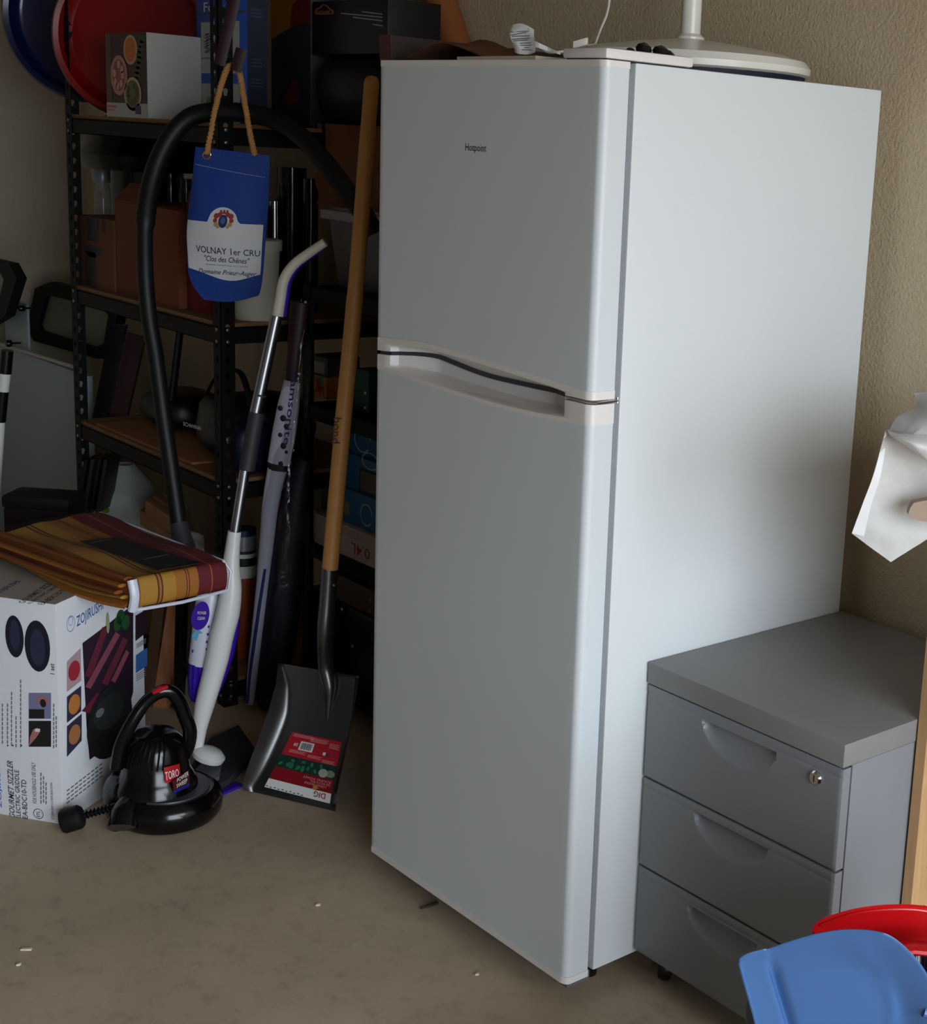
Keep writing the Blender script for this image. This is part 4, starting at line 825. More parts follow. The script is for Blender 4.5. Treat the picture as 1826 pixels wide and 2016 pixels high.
# ================================================================== SHOVEL
hsb = 2.93; hst = 3.03; hs = lambda py: hsb+(1590-py)/1440*(hst-hsb)
sh = thing('shovel', 'square-blade shovel with long pale wooden handle leaning beside the fridge', 'shovel', hp(600, 1590, hsb))
WD = mat('ash wood handle', (186, 132, 70), .5, var=.10, vscale=6, stretch=(25, 25, 1.2)); ST = mat('dark blued steel', (98, 98, 98), .31, .9, bump=.05, scale=30)
mb = MB(); kk = lambda r: r*2.98/F_PX
mb.tube(spline([hp(732, 162, hs(160)), hp(718, 350, hs(350)), hp(698, 600, hs(600)), hp(676, 830, hs(830)), hp(650, 1120, hs(1120))], 6), [kk(14.5)]*4+[kk(15.5)]*8+[kk(16.5)]*13, WD, 24)
mb.lathe([(kk(14.5), 0), (kk(13.5), .006), (kk(9), .012), (.002, .014)], hp(732, 163, hs(160)), (hp(732, 100, hs(100))-hp(722, 300, hs(300))), WD, 24); obj('handle', mb, sh, 'pale wooden handle')
d = Decal(quad(hp(656, 821, hs(821)-.018), hp(675, 823, hs(821)-.018), hp(672, 873, hs(873)-.018), hp(652, 873, hs(873)-.018)), TOCAM, .0006); d.text('bond', .1, 0, .9, 1, mat('burnt brown print', (70, 34, 16), .6), 1, rot=3)
d.put('lettering', sh)
mb = MB(); mb.tube(spline([hp(649, 1118, hs(1118)), hp(645, 1180, hs(1180)), hp(640, 1250, hs(1250)), hp(642, 1310, 2.975), hp(650, 1360, 2.965), hp(645, 1425, 2.955)], 5), [kk(17)]*10+[kk(16.5)]*6+[kk(17), kk(17), kk(16), kk(15), kk(13), kk(10), kk(8), kk(6), kk(4), kk(3)], ST, 20, flat=.9); obj('socket', mb, sh, 'dark steel socket')
mb = MB(); mb.lathe([(.003, 0), (.002, .002)], hp(658, 1152, hs(1150)-.016), TOCAM, BOLT, 8); obj('rivet', mb, sh)
lft = [(1305, 550), (1350, 549), (1400, 538), (1450, 520), (1500, 500), (1545, 482), (1556, 486)]; rgt = [(1330, 709), (1380, 705), (1440, 697), (1500, 684), (1560, 670), (1598, 664)]
hBL = hd_of(at(486, 1556, 'z', 0))-.002; hBR = hd_of(at(664, 1598, 'z', 0))-.002
def blade(u, v):
    yl = 1306+250*v; yr = 1332+266*v; xl = lerpl([a for a, b in lft], [b for a, b in lft], yl); xr = lerpl([a for a, b in rgt], [b for a, b in rgt], yr)
    px = xl+(xr-xl)*u; py = yl+(yr-yl)*u; h = (3.03-.07*u)*(1-v)+(hBL*(1-u)+hBR*u)*v
    cr = cosl([0, .2, .4, .6, .8, 1], [.04, .14, .19, .18, .15, .08], v)
    f_ = 0
    if u < cr: f_ = ((cr-u)/cr)
    cr2 = .07
    if u > 1-cr2: f_ = ((u-1+cr2)/cr2)
    lift = .040*(f_**1.5)*(cr/.19)
    return hp(px, py, h)+(TOCAM*.92+V((0, 0, .4)))*lift+HF*(.008*math.sin(math.pi*v))*(1-v)
def bl_u(i):                                           # denser columns near the left fold
    return i
mb = MB(); mb.grid(lambda u, v: blade(u, v), 90, 34, ST, thick=HF*.002); bl = obj('blade', mb, sh, 'dark steel square blade with a bright folded edge', angle=75)
stf = quad(hp(572, 1442, 0.1)*0, V(), V(), V())
def inv(px, py):                                       # blade parameters of a pixel
    u, v = .5, .5
    for _ in range(60):
        yl = 1306+250*v; yr = 1332+266*v; xl = lerpl([a for a, b in lft], [b for a, b in lft], yl); xr = lerpl([a for a, b in rgt], [b for a, b in rgt], yr)
        u = (px-xl)/(xr-xl); v = (py-1306-26*u)/(250+16*u)
    return u, v
cs = [inv(575, 1442), inv(673, 1462), inv(650, 1582), inv(521, 1549)]
def stk(s, t):
    a = ((cs[0][0]*(1-s)+cs[1][0]*s)*(1-t)+(cs[3][0]*(1-s)+cs[2][0]*s)*t, (cs[0][1]*(1-s)+cs[1][1]*s)*(1-t)+(cs[3][1]*(1-s)+cs[2][1]*s)*t); return blade(*a)
d = Decal(stk, TOCAM+V((0, 0, .3)), .0010)
def strip(t0, t1, m, lay=1, s0=0, s1=1, n=12):
    for i in range(n): a = s0+(s1-s0)*i/n; b = s0+(s1-s0)*(i+1)/n; tm = (t0+t1)/2; d.poly([(a, t0), (b, t0), (b, tm), (a, tm)], m, lay); d.poly([(a, tm), (b, tm), (b, t1), (a, t1)], m, lay)
R1 = mat('red sticker', (176, 22, 40), .45); R2 = mat('dark red sticker', (130, 10, 26), .45); PK = mat('pale pink print', (214, 140, 146), .5); GRN = mat('dark green print', (10, 50, 40), .5); GR2 = mat('mid green print', (40, 110, 78), .5)
strip(0, .40, R1); strip(.40, .62, GRN); strip(.62, .84, R2); strip(.84, 1, PAPER)
for k in range(16): d.ell(random.uniform(.03, .75), random.uniform(.44, .6), .04, .025, GR2, 2, 7, random.random()*3)
d.ell(.80, .55, .08, .07, mat('stone print', (160, 168, 160), .5), 3, 12); d.ell(.92, .54, .08, .06, mat('leaf grey print', (120, 140, 110), .5), 2, 10)
d.rect(.24, .12, .50, .27, PAPER, 2)
for k in range(14): d.rect(.27+.0145*k, .14, .27+.0145*k+(.008 if k % 3 else .004), .25, INK, 3)
d.text('28', .13, .17, .21, .22, PAPER, 2, rot=2); d.rect(.70, .22, .75, .27, PAPER, 2); d.rect(.76, .24, .82, .28, mat('blue badge print', (40, 60, 120), .5), 2)
for (a, b, c_, n__) in ((.05, .02, .45, 3), (.40, .03, .75, 4), (.78, .06, .98, 5), (.10, .29, .40, 3), (.45, .31, .7, 3), (.72, .34, .95, 3)):
    for k in range(n__): d.rect(a, b+.018*k, c_-.03*(k % 2), b+.018*k+.008, PK, 2)
d.text('ROUND POINT', .50, .655, .96, .69, PK, 2, rot=2); d.text('SHOVEL', .62, .70, .96, .735, PK, 2, rot=2); d.text('LONG HANDLE', .55, .745, .9, .78, PK, 2, rot=2)
d.text('DIG', .74, .86, .92, .95, RP, 3, rot=2); star = [(.74+.07*(1 if k % 2 == 0 else .4)*math.cos(k*math.pi/5), .80+.06*(1 if k % 2 == 0 else .4)*math.sin(k*math.pi/5)) for k in range(10)]; d.poly(star, mat('gold print', (190, 120, 30), .5), 4)
for k in range(10): d.ell(.03+.06*k, .97+.01*(k % 2), .02, .012, GREY, 2, 6)
d.put('sticker', sh, 'red and green product sticker printed upside down')

# ================================================================== GRIDDLE CARTON
g0 = V((-.53, -.385, 0)); e1_ = V((-.83, -.556, 0)).normalized(); e2_ = V((-.556, .83, 0)).normalized(); gh = .464; L1, L2_ = .30, .295
WC = mat('white coated carton', (222, 224, 230), .45); mb = MB(); mb.obox(g0, e1_*L1, e2_*L2_, V((0, 0, gh)), WC, .002)
gx = obj('griddle_carton', mb, label='white appliance carton with food photo and blue brand name on the floor', cat='box', loc=g0+e1_*.15+e2_*.15)
Z = V((0, 0, gh)); n1 = -e2_; n2v = -e1_
f1 = lambda s, t: (g0+e1_*L1*(1-s)+Z*(1-t)); f2 = lambda s, t: (g0+e2_*L2_*s+Z*(1-t))
def pxf1(px, py):                                       # face-1 parameters of a pixel
    d_ = ray(px, py); t = (g0-CAM).dot(n1)/d_.dot(n1); p = CAM+d_*t; return (1-(p-g0).dot(e1_)/L1, 1-p.z/gh)
def pxf2(px, py):
    d_ = ray(px, py); t = (g0-CAM).dot(n2v)/d_.dot(n2v); p = CAM+d_*t; return ((p-g0).dot(e2_)/L2_, 1-p.z/gh)
d = Decal(f1, n1, .0006); DB = mat('griddle dark print', (26, 28, 48), .4); DB2 = mat('griddle mid print', (44, 48, 72), .4)
def t1(t, x0, y0, x1, y1, m, sh=0):                      # vertical text: pixel column x0..x1, from y1 (start, lower) up to y0
    a = pxf1(x0, (y0+y1)/2); b = pxf1(x1, (y0+y1)/2); c_ = pxf1((x0+x1)/2, y0); e = pxf1((x0+x1)/2, y1); d.text(t, a[0], c_[1], b[0], e[1], m, 2, rot=1, shear=sh)
def r1(x0, y0, x1, y1, m, lay=1): d.poly([pxf1(x0, y0), pxf1(x1, y0), pxf1(x1, y1), pxf1(x0, y1)], m, lay)
def el1(x, y, rx, ry, m, lay=1, rot=0): c_ = pxf1(x, y); a = pxf1(x+rx, y); b = pxf1(x, y+ry); d.ell(c_[0], c_[1], abs(a[0]-c_[0]), abs(b[1]-c_[1]), m, lay, 24, rot)
el1(29, 1253, 18, 41, DB, 1, -.05); el1(30, 1250, 10, 30, DB2, 2); el1(74, 1272, 25, 50, DB, 1); el1(75, 1275, 15, 36, DB2, 2)
TX = mat('slate text print', (52, 56, 84), .6)
t1('1 set', 99, 1306, 108, 1327, TX); t1('GOURMET SIZZLER', 17, 1498, 28, 1609, TX, .3); t1('ELECTRIC GRIDDLE', 31, 1516, 40, 1611, TX); t1('EA-BDC10-TD', 44, 1535, 54, 1611, TX)
t1('FOR HOUSEHOLD USE ONLY', 64, 1501, 72, 1581, GREY); t1('ZOJIRUSHI CORPORATION', 101, 1541, 107, 1613, GREY); t1('ZOJIRUSHI', -4, 1486, 4, 1590, BLUE)
c_ = pxf1(76, 1602); a = pxf1(86, 1602); b = pxf1(76, 1612); d.ringd(c_[0], c_[1], abs(a[0]-c_[0]), abs(b[1]-c_[1]), .12, TX, 1); t1('ETL', 73, 1596, 79, 1608, TX)
for i, (x, y0, y1) in enumerate(((4, 1385, 1465), (14, 1385, 1465), (22, 1362, 1465), (31, 1410, 1465), (40, 1338, 1465), (80, 1521, 1581), (85, 1528, 1581), (90, 1540, 1581), (105, 1385, 1470), (110, 1410, 1470))):
    for y in range(y0, y1, 9): r1(x, y, x+2.2, y+7, GREY, 1)
for x in (14, 24, 41): r1(x, 1466, x+3, 1469, TX, 1)
r1(57, 1364, 101, 1415, mat('lavender photo print', (120, 122, 160), .5)); r1(58, 1396, 88, 1414, INK, 2); el1(85, 1380, 11, 10, mat('skin photo print', (170, 110, 110), .5), 2); el1(86, 1384, 6, 8, INK, 3)
r1(57, 1419, 101, 1470, INK); d.poly([pxf1(58, 1468), pxf1(72, 1452), pxf1(80, 1440), pxf1(74, 1432), pxf1(66, 1436), pxf1(60, 1450)], mat('skin photo print', (170, 110, 110), .5), 2); r1(70, 1434, 80, 1440, PAPER, 3)
d.put('printed_front', gx)
d = Decal(f2, n2v, .0006)
def r2_(pts, m, lay=1): d.poly([pxf2(*p) for p in pts], m, lay)
ZB = mat('blue brand print', (24, 92, 170), .5)
a = pxf2(150, 1200); b = pxf2(203, 1185); c_ = pxf2(150, 1240); a0, a1 = pxf2(151, 1241), pxf2(203, 1205)
fz = lambda s, t: f2(a0[0]+(a1[0]-a0[0])*s, a0[1]+(a1[1]-a0[1])*s-.062*(1-t))
dz = Decal(fz, n2v, .0006); dz.mb = d.mb; dz.text('ZOJIRUSHI', 0, 0, 1, 1, ZB, 1)
c_ = pxf2(139, 1228); d.ringd(c_[0], c_[1], .045, .036, .1, mat('pale blue outline', (110, 150, 200), .5), 1); d.ringd(c_[0], c_[1]-.012, .025, .02, .14, mat('pale blue outline', (110, 150, 200), .5), 1)
ph = [(162, 1265), (262, 1182), (262, 1375), (175, 1493)]
DP = mat('dark aubergine print', (38, 20, 36), .45); r2_([(162, 1266), (192, 1244), (262, 1190), (262, 1362), (240, 1440), (212, 1470), (176, 1496), (170, 1430)], DP)
MT = mat('meat red print', (96, 32, 48), .45); MT2 = mat('meat pink print', (130, 66, 80), .45)
for (x0, y0, x1, y1, w_, m) in ((172, 1330, 205, 1240, 13, MT), (172, 1352, 230, 1250, 11, MT2), (205, 1345, 245, 1260, 12, MT), (168, 1400, 195, 1370, 16, MT), (222, 1340, 250, 1285, 8, MT2)):
    r2_([(x0-w_*.5, y0), (x0+w_*.5, y0+4), (x1+w_*.5, y1), (x1-w_*.3, y1-6)], m, 2)
for (x, y, r) in ((236, 1215, 12), (246, 1225, 12), (230, 1228, 9)): c_ = pxf2(x, y); d.ell(c_[0], c_[1], .05, .035, mat('pepper green print', (24, 74, 30), .5), 3, 12)
c_ = pxf2(211, 1226); d.ell(c_[0], c_[1], .02, .05, mat('onion print', (150, 160, 120), .5), 3, 12)
c_ = pxf2(215, 1420); d.ell(c_[0], c_[1], .27, .17, INK, 4, 24); c_ = pxf2(212, 1400); d.ell(c_[0], c_[1], .18, .08, mat('griddle plate print', (40, 44, 46), .3), 5, 20); c_ = pxf2(194, 1403); d.ell(c_[0], c_[1], .05, .02, mat('steam highlight print', (120, 128, 130), .4), 6, 12)
for (pts, m, m2) in (([(131, 1303), (158, 1276), (159, 1340), (131, 1362)], mat('shrimp plate print', (180, 150, 160), .5), mat('shrimp print', (160, 40, 60), .5)), ([(131, 1372), (159, 1350), (159, 1400), (131, 1423)], mat('plate dark print', (50, 46, 70), .5), mat('noodle print', (190, 120, 60), .5)), ([(131, 1430), (160, 1405), (160, 1458), (131, 1490)], mat('plate dark print', (50, 46, 70), .5), mat('hash print', (170, 110, 70), .5))):
    r2_(pts, m, 2); cx2 = sum(p[0] for p in pts)/4; cy2 = sum(p[1] for p in pts)/4; c_ = pxf2(cx2, cy2); d.ell(c_[0], c_[1], .065, .045, m2, 3, 14)
for i in range(4): 
    y = 1556+i*8
    for j in range(9): x = 131+j*8; r2_([(x, y-j*6.2), (x+6, y-4.6-j*6.2), (x+6, y-1.8-j*6.2), (x, y+2.6-j*6.2)], GREY, 1)
r2_([(266, 1212), (288, 1200), (288, 1245), (266, 1262)], DP, 2); r2_([(267, 1290), (289, 1275), (289, 1310), (267, 1325)], mat('steel blue photo print', (50, 100, 160), .5), 2)
for i in range(8):
    if i not in (): r2_([(268, 1268+i*2.6 if i < 4 else 1328+(i-4)*4), (287, 1256+i*2.6 if i < 4 else 1316+(i-4)*4), (287, 1257.4+i*2.6 if i < 4 else 1317.4+(i-4)*4), (268, 1269.4+i*2.6 if i < 4 else 1329.4+(i-4)*4)], GREY, 1)
d.put('printed_side', gx)
f3 = lambda s, t: g0+e1_*L1*(1-s)+e2_*L2_*(1-t)+Z
d = Decal(f3, (0, 0, 1), .0006); d.rect(0, 0, 1, 1, mat('tan carton top', (176, 170, 160), .6), 1);  # top face coloured tan, darker than the white sides
def toptext(t, p0, p1, h, m):
    a, b = at(*p0, 'z', gh), at(*p1, 'z', gh); up = e1_*h; q = quad(a+up, b+up, b, a); dd = Decal(q, (0, 0, 1), .0006); dd.mb = d.mb; dd.text(t, 0, 0, 1, 1, m, 2)
DG2 = mat('dark grey print', (70, 70, 74), .6)
toptext('ZOJIRUSHI', (2, 1171), (46, 1146), .018, mat('faded blue brand print', (60, 84, 150), .5)); toptext('GOURMET SIZZLER', (47, 1189), (116, 1143), .014, DG2)
toptext('ELECTRIC GRIDDLE', (60, 1190), (130, 1146), .008, DG2); toptext('EA-BDC10-TD', (86, 1192), (138, 1160), .014, DG2)
d.put('printed_top', gx)

# ================================================================== PLAID CLOTH PACKAGE
def rowp(z, pts): return [at(x, y, 'z', z) for x, y in pts]
zt_, zb_ = .528, .4655
Dn, Cn, Bn, An = at(252, 1139, 'z', zt_), at(440, 1104, 'z', zt_), at(196, 1010, 'z', zt_), at(-6, 1047, 'z', zt_)
OY = mat('plaid ochre', (150, 92, 26), .75, bump=.2, scale=200); OD = mat('plaid rust', (126, 66, 22), .75, bump=.2, scale=200); OL = mat('plaid gold', (160, 116, 40), .75, bump=.2, scale=200); BM = mat('plaid burgundy', (92, 14, 24), .75, bump=.2, scale=200); LNE = mat('plaid brown line', (58, 28, 22), .75); OLN = mat('plaid orange line', (170, 84, 20), .75)
SEQ = [(0, .08, OD), (.08, .26, OL), (.26, .275, LNE), (.275, .30, OY), (.30, .315, LNE), (.315, .45, OL), (.45, .56, OY), (.56, .57, LNE), (.57, .585, OLN), (.585, .595, LNE), (.595, .69, OY), (.69, .83, BM), (.83, .84, OLN), (.84, 1, BM)]
pk = thing('tablecloth_package', 'packaged ochre and burgundy plaid tablecloth lying across the white carton', 'tablecloth', (Dn+Cn)/2-V((0, 0, .06)))
mb = MB()
def prof3(v):                                         # v 0..1: from underside front, round the rolled edge, over the top to the far end
    return v
def cloth(u, v):
    edge = Dn.lerp(Cn, u); far = An.lerp(Bn, u); L = (far-edge); Ln = L.normalized(); h = zt_-zb_; R = h/2
    s = v*(L.length+math.pi*R*.9)
    if s < math.pi*R*.9:
        a = -math.pi/2+s/R*1.1; a = min(a, math.pi/2); p = edge-V((0, 0, R))+V((0, 0, R*math.sin(a)))-Ln*(R*.45*math.cos(a))
    else:
        q = (s-math.pi*R*.9); p = edge+Ln*q; p.z = zt_-.004*math.sin(q*18+u*3)+.004*noise.noise(V((u*4, q*9, 1)))-.06*(q/L.length)**2*(1-u)*0
    return p
for a, b, m in SEQ: mb.grid(lambda u, v: cloth(a+(b-a)*u, v), max(1, int((b-a)*30)), 46, m)
tc_ = obj('folded_cloth', mb, pk, angle=60)
mb = MB(); 
for i, (dz, sh_, m) in enumerate(((.000, .0, OD), (-.012, .012, OY), (-.024, .02, OD), (-.036, .008, OL))):
    a = Dn+V((0, 0, dz)); b = An+V((0, 0, dz)); off = (Dn-Cn).normalized()*sh_*(1 if i else .6); 
    mb.tube(spline([a+off, a.lerp(b, .3)+off+V((0, 0, -.004*i)), a.lerp(b, .65)+off*1.6+V((0, 0, -.002*i)), b+off*2.0]), .0095, m, 12, flat=.38, side=(Dn-Cn).normalized())
obj('folded_edges', mb, pk, 'ochre folded layers along the open side', smooth=True)
mb = MB(); mb.hexa([An-V((0, 0, .058)), Dn-V((0, 0, .062)), Cn-V((0, 0, .062)), Bn-V((0, 0, .058)), An-V((0, 0, .006)), Dn-V((0, 0, .006)), Cn-V((0, 0, .006)), Bn-V((0, 0, .006))], OD, .003); obj('inner_layers', mb, pk)
a = Dn-V((0, 0, .05))+(Dn-Cn).normalized()*.03; b_2 = An-V((0, 0, .02))+(Dn-Cn).normalized()*.05
mb = MB(); mb.grid(lambda u, v: (Dn.lerp(An, v)-V((0, 0, .046+.006*math.sin(v*6))))+(Dn-Cn).normalized()*(.002+.018*u*(1-.3*v)*math.sin(math.pi*min(1, v+.12)))+V((0, 0, -.008*u)), 6, 24, OY, thick=(0, 0, -.006)); obj('lower_fold', mb, pk)
PI_ = mat('white vinyl piping', (206, 210, 224), .3)
w0 = (Dn-An).normalized()*.013
mb = MB(); mb.tube(spline([Dn+w0+V((0, 0, .0)), Dn+w0*1.6-V((0, 0, .03)), Dn+w0-V((0, 0, .062))], 5), .0095, PI_, 10, flat=.8)
mb.tube([Dn+w0-V((0, 0, .062)), Dn.lerp(Cn, .5)+w0*1.3-V((0, 0, .064)), Cn+w0-V((0, 0, .06)), Cn+w0*1.2+(Cn-Dn).normalized()*.006-V((0, 0, .02)), Cn-V((0, 0, .0))], .0035, PI_, 8)
mb.tube([Cn+V((0, 0, .001)), Bn+V((0, 0, .001))], .002, PI_, 6); obj('piping', mb, pk, 'white vinyl piping')
pt_ = lambda u, q: Dn.lerp(Cn, u).lerp(An.lerp(Bn, u), q)+V((0, 0, .006))
q_ = quad(at(158, 1065, 'z', zt_+.006), at(232, 1057, 'z', zt_+.006), at(396, 1108, 'z', zt_+.006), at(312, 1122, 'z', zt_+.006))
mb = MB(); mb.grid(lambda u, v: q_(u, v), 8, 8, mat('black insert card', (14, 9, 13), .6), thick=(0, 0, -.001)); ins = obj('insert_card', mb, pk, 'black insert card')
d = Decal(q_, (0, 0, 1), .0008); d.poly([(.2, .7), (.9, .66), (.9, .68), (.2, .72)], GREY, 1); d.poly([(.1, .08), (.7, .05), (.7, .06), (.1, .10)], GREY, 1); d.put('fine_print', ins)
mb = MB(); mb.grid(lambda u, v: pt_(u, v)+V((0, 0, .004+.003*noise.noise(V((u*6, v*9, 5))))), 16, 24, mat('clear vinyl', (200, 200, 205), .10, alpha=.035, spec=.8)); obj('clear_cover', mb, pk, 'clear vinyl cover', angle=60)
# planks behind carton
h = 2.98; PLK = mat('reddish plank', (196, 130, 90), .7, var=.15, vscale=8, stretch=(20, 20, 1.5))
for i, (x0, x1, x2, x3, hh2, m, lb_) in enumerate(((298, 334, 374, 340, 2.97, PLK, 'lighter reddish wooden plank leaning behind the carton'), (336, 352, 392, 376, 3.0, mat('dark plank', (62, 40, 30), .7, var=.1), 'dark brown plank leaning right of the lighter plank'), (276, 300, 330, 310, 3.03, mat('umber plank', (90, 60, 34), .7, var=.1), 'umber plank tucked behind the carton, left of the lighter plank'))):
    b0 = at(x0, 1392, 'z', 0); hz = hd_of(b0); mb = MB()
    p0, p1 = hp(x0, 1392, hz), hp(x1, 1392, hz); p2, p3 = hp(x2, 1130, hz+.05), hp(x3, 1130, hz+.05)
    for p in (p0, p1): p.z = 0
    mb.hexa([p0, p1, p1+HF*.018, p0+HF*.018, p3, p2, p2+HF*.018, p3+HF*.018], m, .001); obj('plank', mb, label=lb_, cat='plank', loc=p0, group=None)

# ================================================================== LEAF BLOWER
bc = at(331, 1607, 'z', 0); bc.z = 0; hbw = hd_of(bc); kb = hbw/F_PX
bl_ = thing('leaf_blower', 'black electric leaf blower with red brand badge standing on the floor', 'leaf blower', bc)
GB = mat('glossy black plastic', (7, 7, 9), .18, spec=.45)
mb = MB(); prof = [(.075, .004), (.096, .006), (.106, .020), (.108, .038), (.103, .055), (.090, .066), (.082, .064)]
mb.lathe(prof, bc+V((.002, 0, 0)), (0, 0, 1), GB, 56); obj('fan_housing', mb, bl_, 'round glossy fan housing')
mb = MB(); mb.lathe([(.084, .060), (.082, .067), (.02, .069)], bc, (0, 0, 1), mat('grey blower plate', (62, 64, 70), .4), 48); obj('top_plate', mb, bl_, 'grey top plate')
mc = hp(308, 1575, hbw); mc.z = .0; mb = MB()
mc = V((mc.x, mc.y, 0)); rr2 = 75*kb
prof = [(86*kb, .060), (84*kb, .075), (76*kb, .092), (69*kb, .105), (66*kb, .130), (62*kb, .152), (54*kb, .170), (40*kb, .184), (20*kb, .192), (.001, .194)]; rr2 = 67*kb
mb.lathe(prof, mc, (0.0, 0, 1), GB, 48); obj('motor_housing', mb, bl_, 'domed motor housing')
mb = MB()
for k in range(11):
    a = -1.9+k*.17; R0 = [(66.5, .125), (63.5, .150), (56, .168), (44, .181)]
    mb.tube([mc+V((math.cos(a+i*.06)*r*kb, math.sin(a+i*.06)*r*kb, z)) for i, (r, z) in enumerate(R0)], .0022, GB, 6)
obj('cooling_ribs', mb, bl_, 'slanted cooling ribs', kind='stuff')
mb = MB(); Hs = [(230, 1512, -.05), (238, 1468, -.05), (258, 1425, -.045), (285, 1385, -.03), (312, 1364, -.02), (335, 1362, -.01), (352, 1380, 0), (364, 1410, .01), (374, 1440, .015), (368, 1475, .02), (352, 1500, .02)]
S = spline([hp(x, y, hbw+o) for x, y, o in Hs], 6); mb.tube(S, [k*kb for k in ([14]*12+[14]*12+[15]*18+[14.5]*19)], GB, 18, flat=.9); obj('handle', mb, bl_, 'looped carrying handle')
mb = MB(); mb.tube([hp(301, 1364, hbw-.045), hp(316, 1356, hbw-.04), hp(330, 1352, hbw-.03)], [.004, .006, .004], RED, 10); obj('trigger', mb, bl_, 'red trigger switch')
mb = MB(); mb.tube([hp(262, 1590, hbw-.06), hp(248, 1610, hbw-.085), hp(244, 1632, hbw-.10)], [.034, .033, .032], GB, 20); 
for v in mb.v: v.z = max(v.z, .002)
obj('outlet_collar', mb, bl_, 'rounded outlet collar')
mb = blob(hp(258, 1572, hbw-.01), (.052, .05, .062), GB, ns=.05, zmin=.004); obj('side_body', mb, bl_, 'rounded side body', angle=80)
mb = MB(); cp = at(143, 1636, 'z', 0); cp.z = .026; ce = hp(232, 1586, hd_of(cp)+.02); axs = (ce-cp).normalized()
mb.lathe([(.016, -.022), (.022, -.020), (.0245, -.016), (.0245, .014), (.020, .020), (.009, .024)], cp, axs, mat('dull black rubber', (10, 10, 11), .6, spec=.3), 24)
mb.tube([cp+axs*.022, cp.lerp(ce, .6), ce], [.007, .006, .008], BLKP, 12)
for i in range(7): mb.lathe([(.007, -.002), (.0092, 0), (.007, .002)], cp+axs*(.030+.0075*i), axs, BLKP, 12)
obj('cord_lock', mb, bl_, 'short cord with plug socket')
def onmotor(px, py, f=1.06):                                   # point on the motor cylinder under a pixel
    d_ = ray(px, py); a = V((CAM.x-mc.x, CAM.y-mc.y)); b = V((d_.x, d_.y)); A = b.dot(b); B = a.dot(b); Cc = a.dot(a)-(rr2*f)**2; D_ = max(0, B*B-A*Cc); return CAM+d_*((-B-math.sqrt(D_))/A)
d = Decal(lambda s, t: onmotor(*(V((323, 1511)).lerp(V((354, 1503)), s)*(1-t)+V((326, 1546)).lerp(V((357, 1535)), s)*t)), TOCAM, .0012)
n = 6
for i in range(n): d.rect(i/n, 0, (i+1)/n, 1, RED, 1)
d.text('TORO', .08, .25, .94, .72, PAPER, 3); d.put('brand_badge', bl_, 'red badge with white letters')
d = Decal(lambda s, t: onmotor(*(V((340, 1538)).lerp(V((373, 1515)), s)*(1-t)+V((342, 1562)).lerp(V((374, 1548)), s)*t), 1.22), TOCAM, .0012)
for i in range(4): d.rect(i/4, 0, (i+1)/4, .8, mat('dark red badge', (70, 8, 12), .4), 1); d.rect(i/4, .8, (i+1)/4, 1, mat('royal badge', (24, 34, 130), .4), 1)
d.text('POWER', .3, .02, .98, .30, PAPER, 3); d.text('SWEEP', .25, .40, .9, .68, PAPER, 3); d.put('model_badge', bl_, 'model name badge')

# ================================================================== LEFT SIDE CLUTTER
WPB = mat('blue white board', (150, 164, 170), .5, var=.03)
YT = .27
xl = XL+.02; xr = at(176, 900, 'y', YT).x; zt2 = at(60, 700, 'y', YT).z
mb = MB(); mb.box((xl, YT, 0), (xr, YT+.018, zt2), WPB, .004); bd_ = obj('folding_table', mb, label='pale blue-grey table top standing on edge left of the black rack', cat='table', loc=((xl+xr)/2, YT, 0))
mb = MB(); mb.tube([at(-40, 664, 'y', YT-.02), at(150, 724, 'y', YT-.02)], .006, mat('white enamel tube', (176, 174, 170), .4), 12); obj('rail', mb, bd_, 'white tubular rail')
def octo(outp, inp, y, lab):
    pts = [at(a, b, 'y', y) for a, b in outp]; inn = [at(a, b, 'y', y) for a, b in inp]
    mb = MB(); mb.ring(pts, inn, (0, .03, 0), mat('black rubber frame', (8, 8, 9), .7, spec=.3)); o = obj('octagonal_frame', mb, label=lab, cat='frame', loc=pts[5], smooth=False)
    mb = MB(); mb.prism([p+V((0, .014, 0)) for p in inn], (0, .003, 0), mat('green tinted pane', (112, 124, 108), .3)); obj('pane', mb, o, 'greenish pane'); return o
octo([(69, 568), (98, 555), (205, 585), (232, 612), (215, 706), (190, 706), (66, 671), (52, 646)], [(90, 584), (97, 581), (203, 608), (213, 620), (204, 676), (187, 684), (81, 652), (75, 640)], .43, 'black octagonal frame with greenish pane behind the rack post')
octo([(-80, 560), (-70, 520), (-40, 505), (17, 518), (33, 548), (10, 622), (-20, 640), (-60, 625)], [(-58, 565), (-50, 540), (-35, 530), (0, 537), (7, 550), (-2, 590), (-18, 605), (-45, 598)], .20, 'black octagonal frame cut off by the left edge of the photo')
mb = MB(); b0, b1 = at(12, 700, 'y', YT+.004), at(53, 612, 'y', YT+.004); mb.box((b0.x, YT+.004, zt2-.05), (b1.x, YT+.012, b1.z+.02), WPB, .002); obj('hinge_bracket', mb, bd_)
for px, py, r in ((48, 607, .009), (26, 606, .008), (22, 676, .011)):
    mb = MB(); mb.lathe([(r, 0), (r*1.1, .01), (r*.8, .016)], at(px, py, 'y', YT-.03), (0, -1, 0), BLKP, 14); mb.lathe([(.003, 0), (.003, .03)], at(px, py, 'y', YT-.03), (0, 1, 0), BLKP, 8); obj('knob', mb, bd_)
mb = MB(); hx = hd_of(at(10, 800, 'y', -.06)); sg = [((14, 690), (10, 735), 12, BLKP), ((10, 735), (6, 770), 11, PAPER), ((6, 770), (0, 830), 11, BLKP), ((0, 830), (-12, 1010), 10, PAPER)]
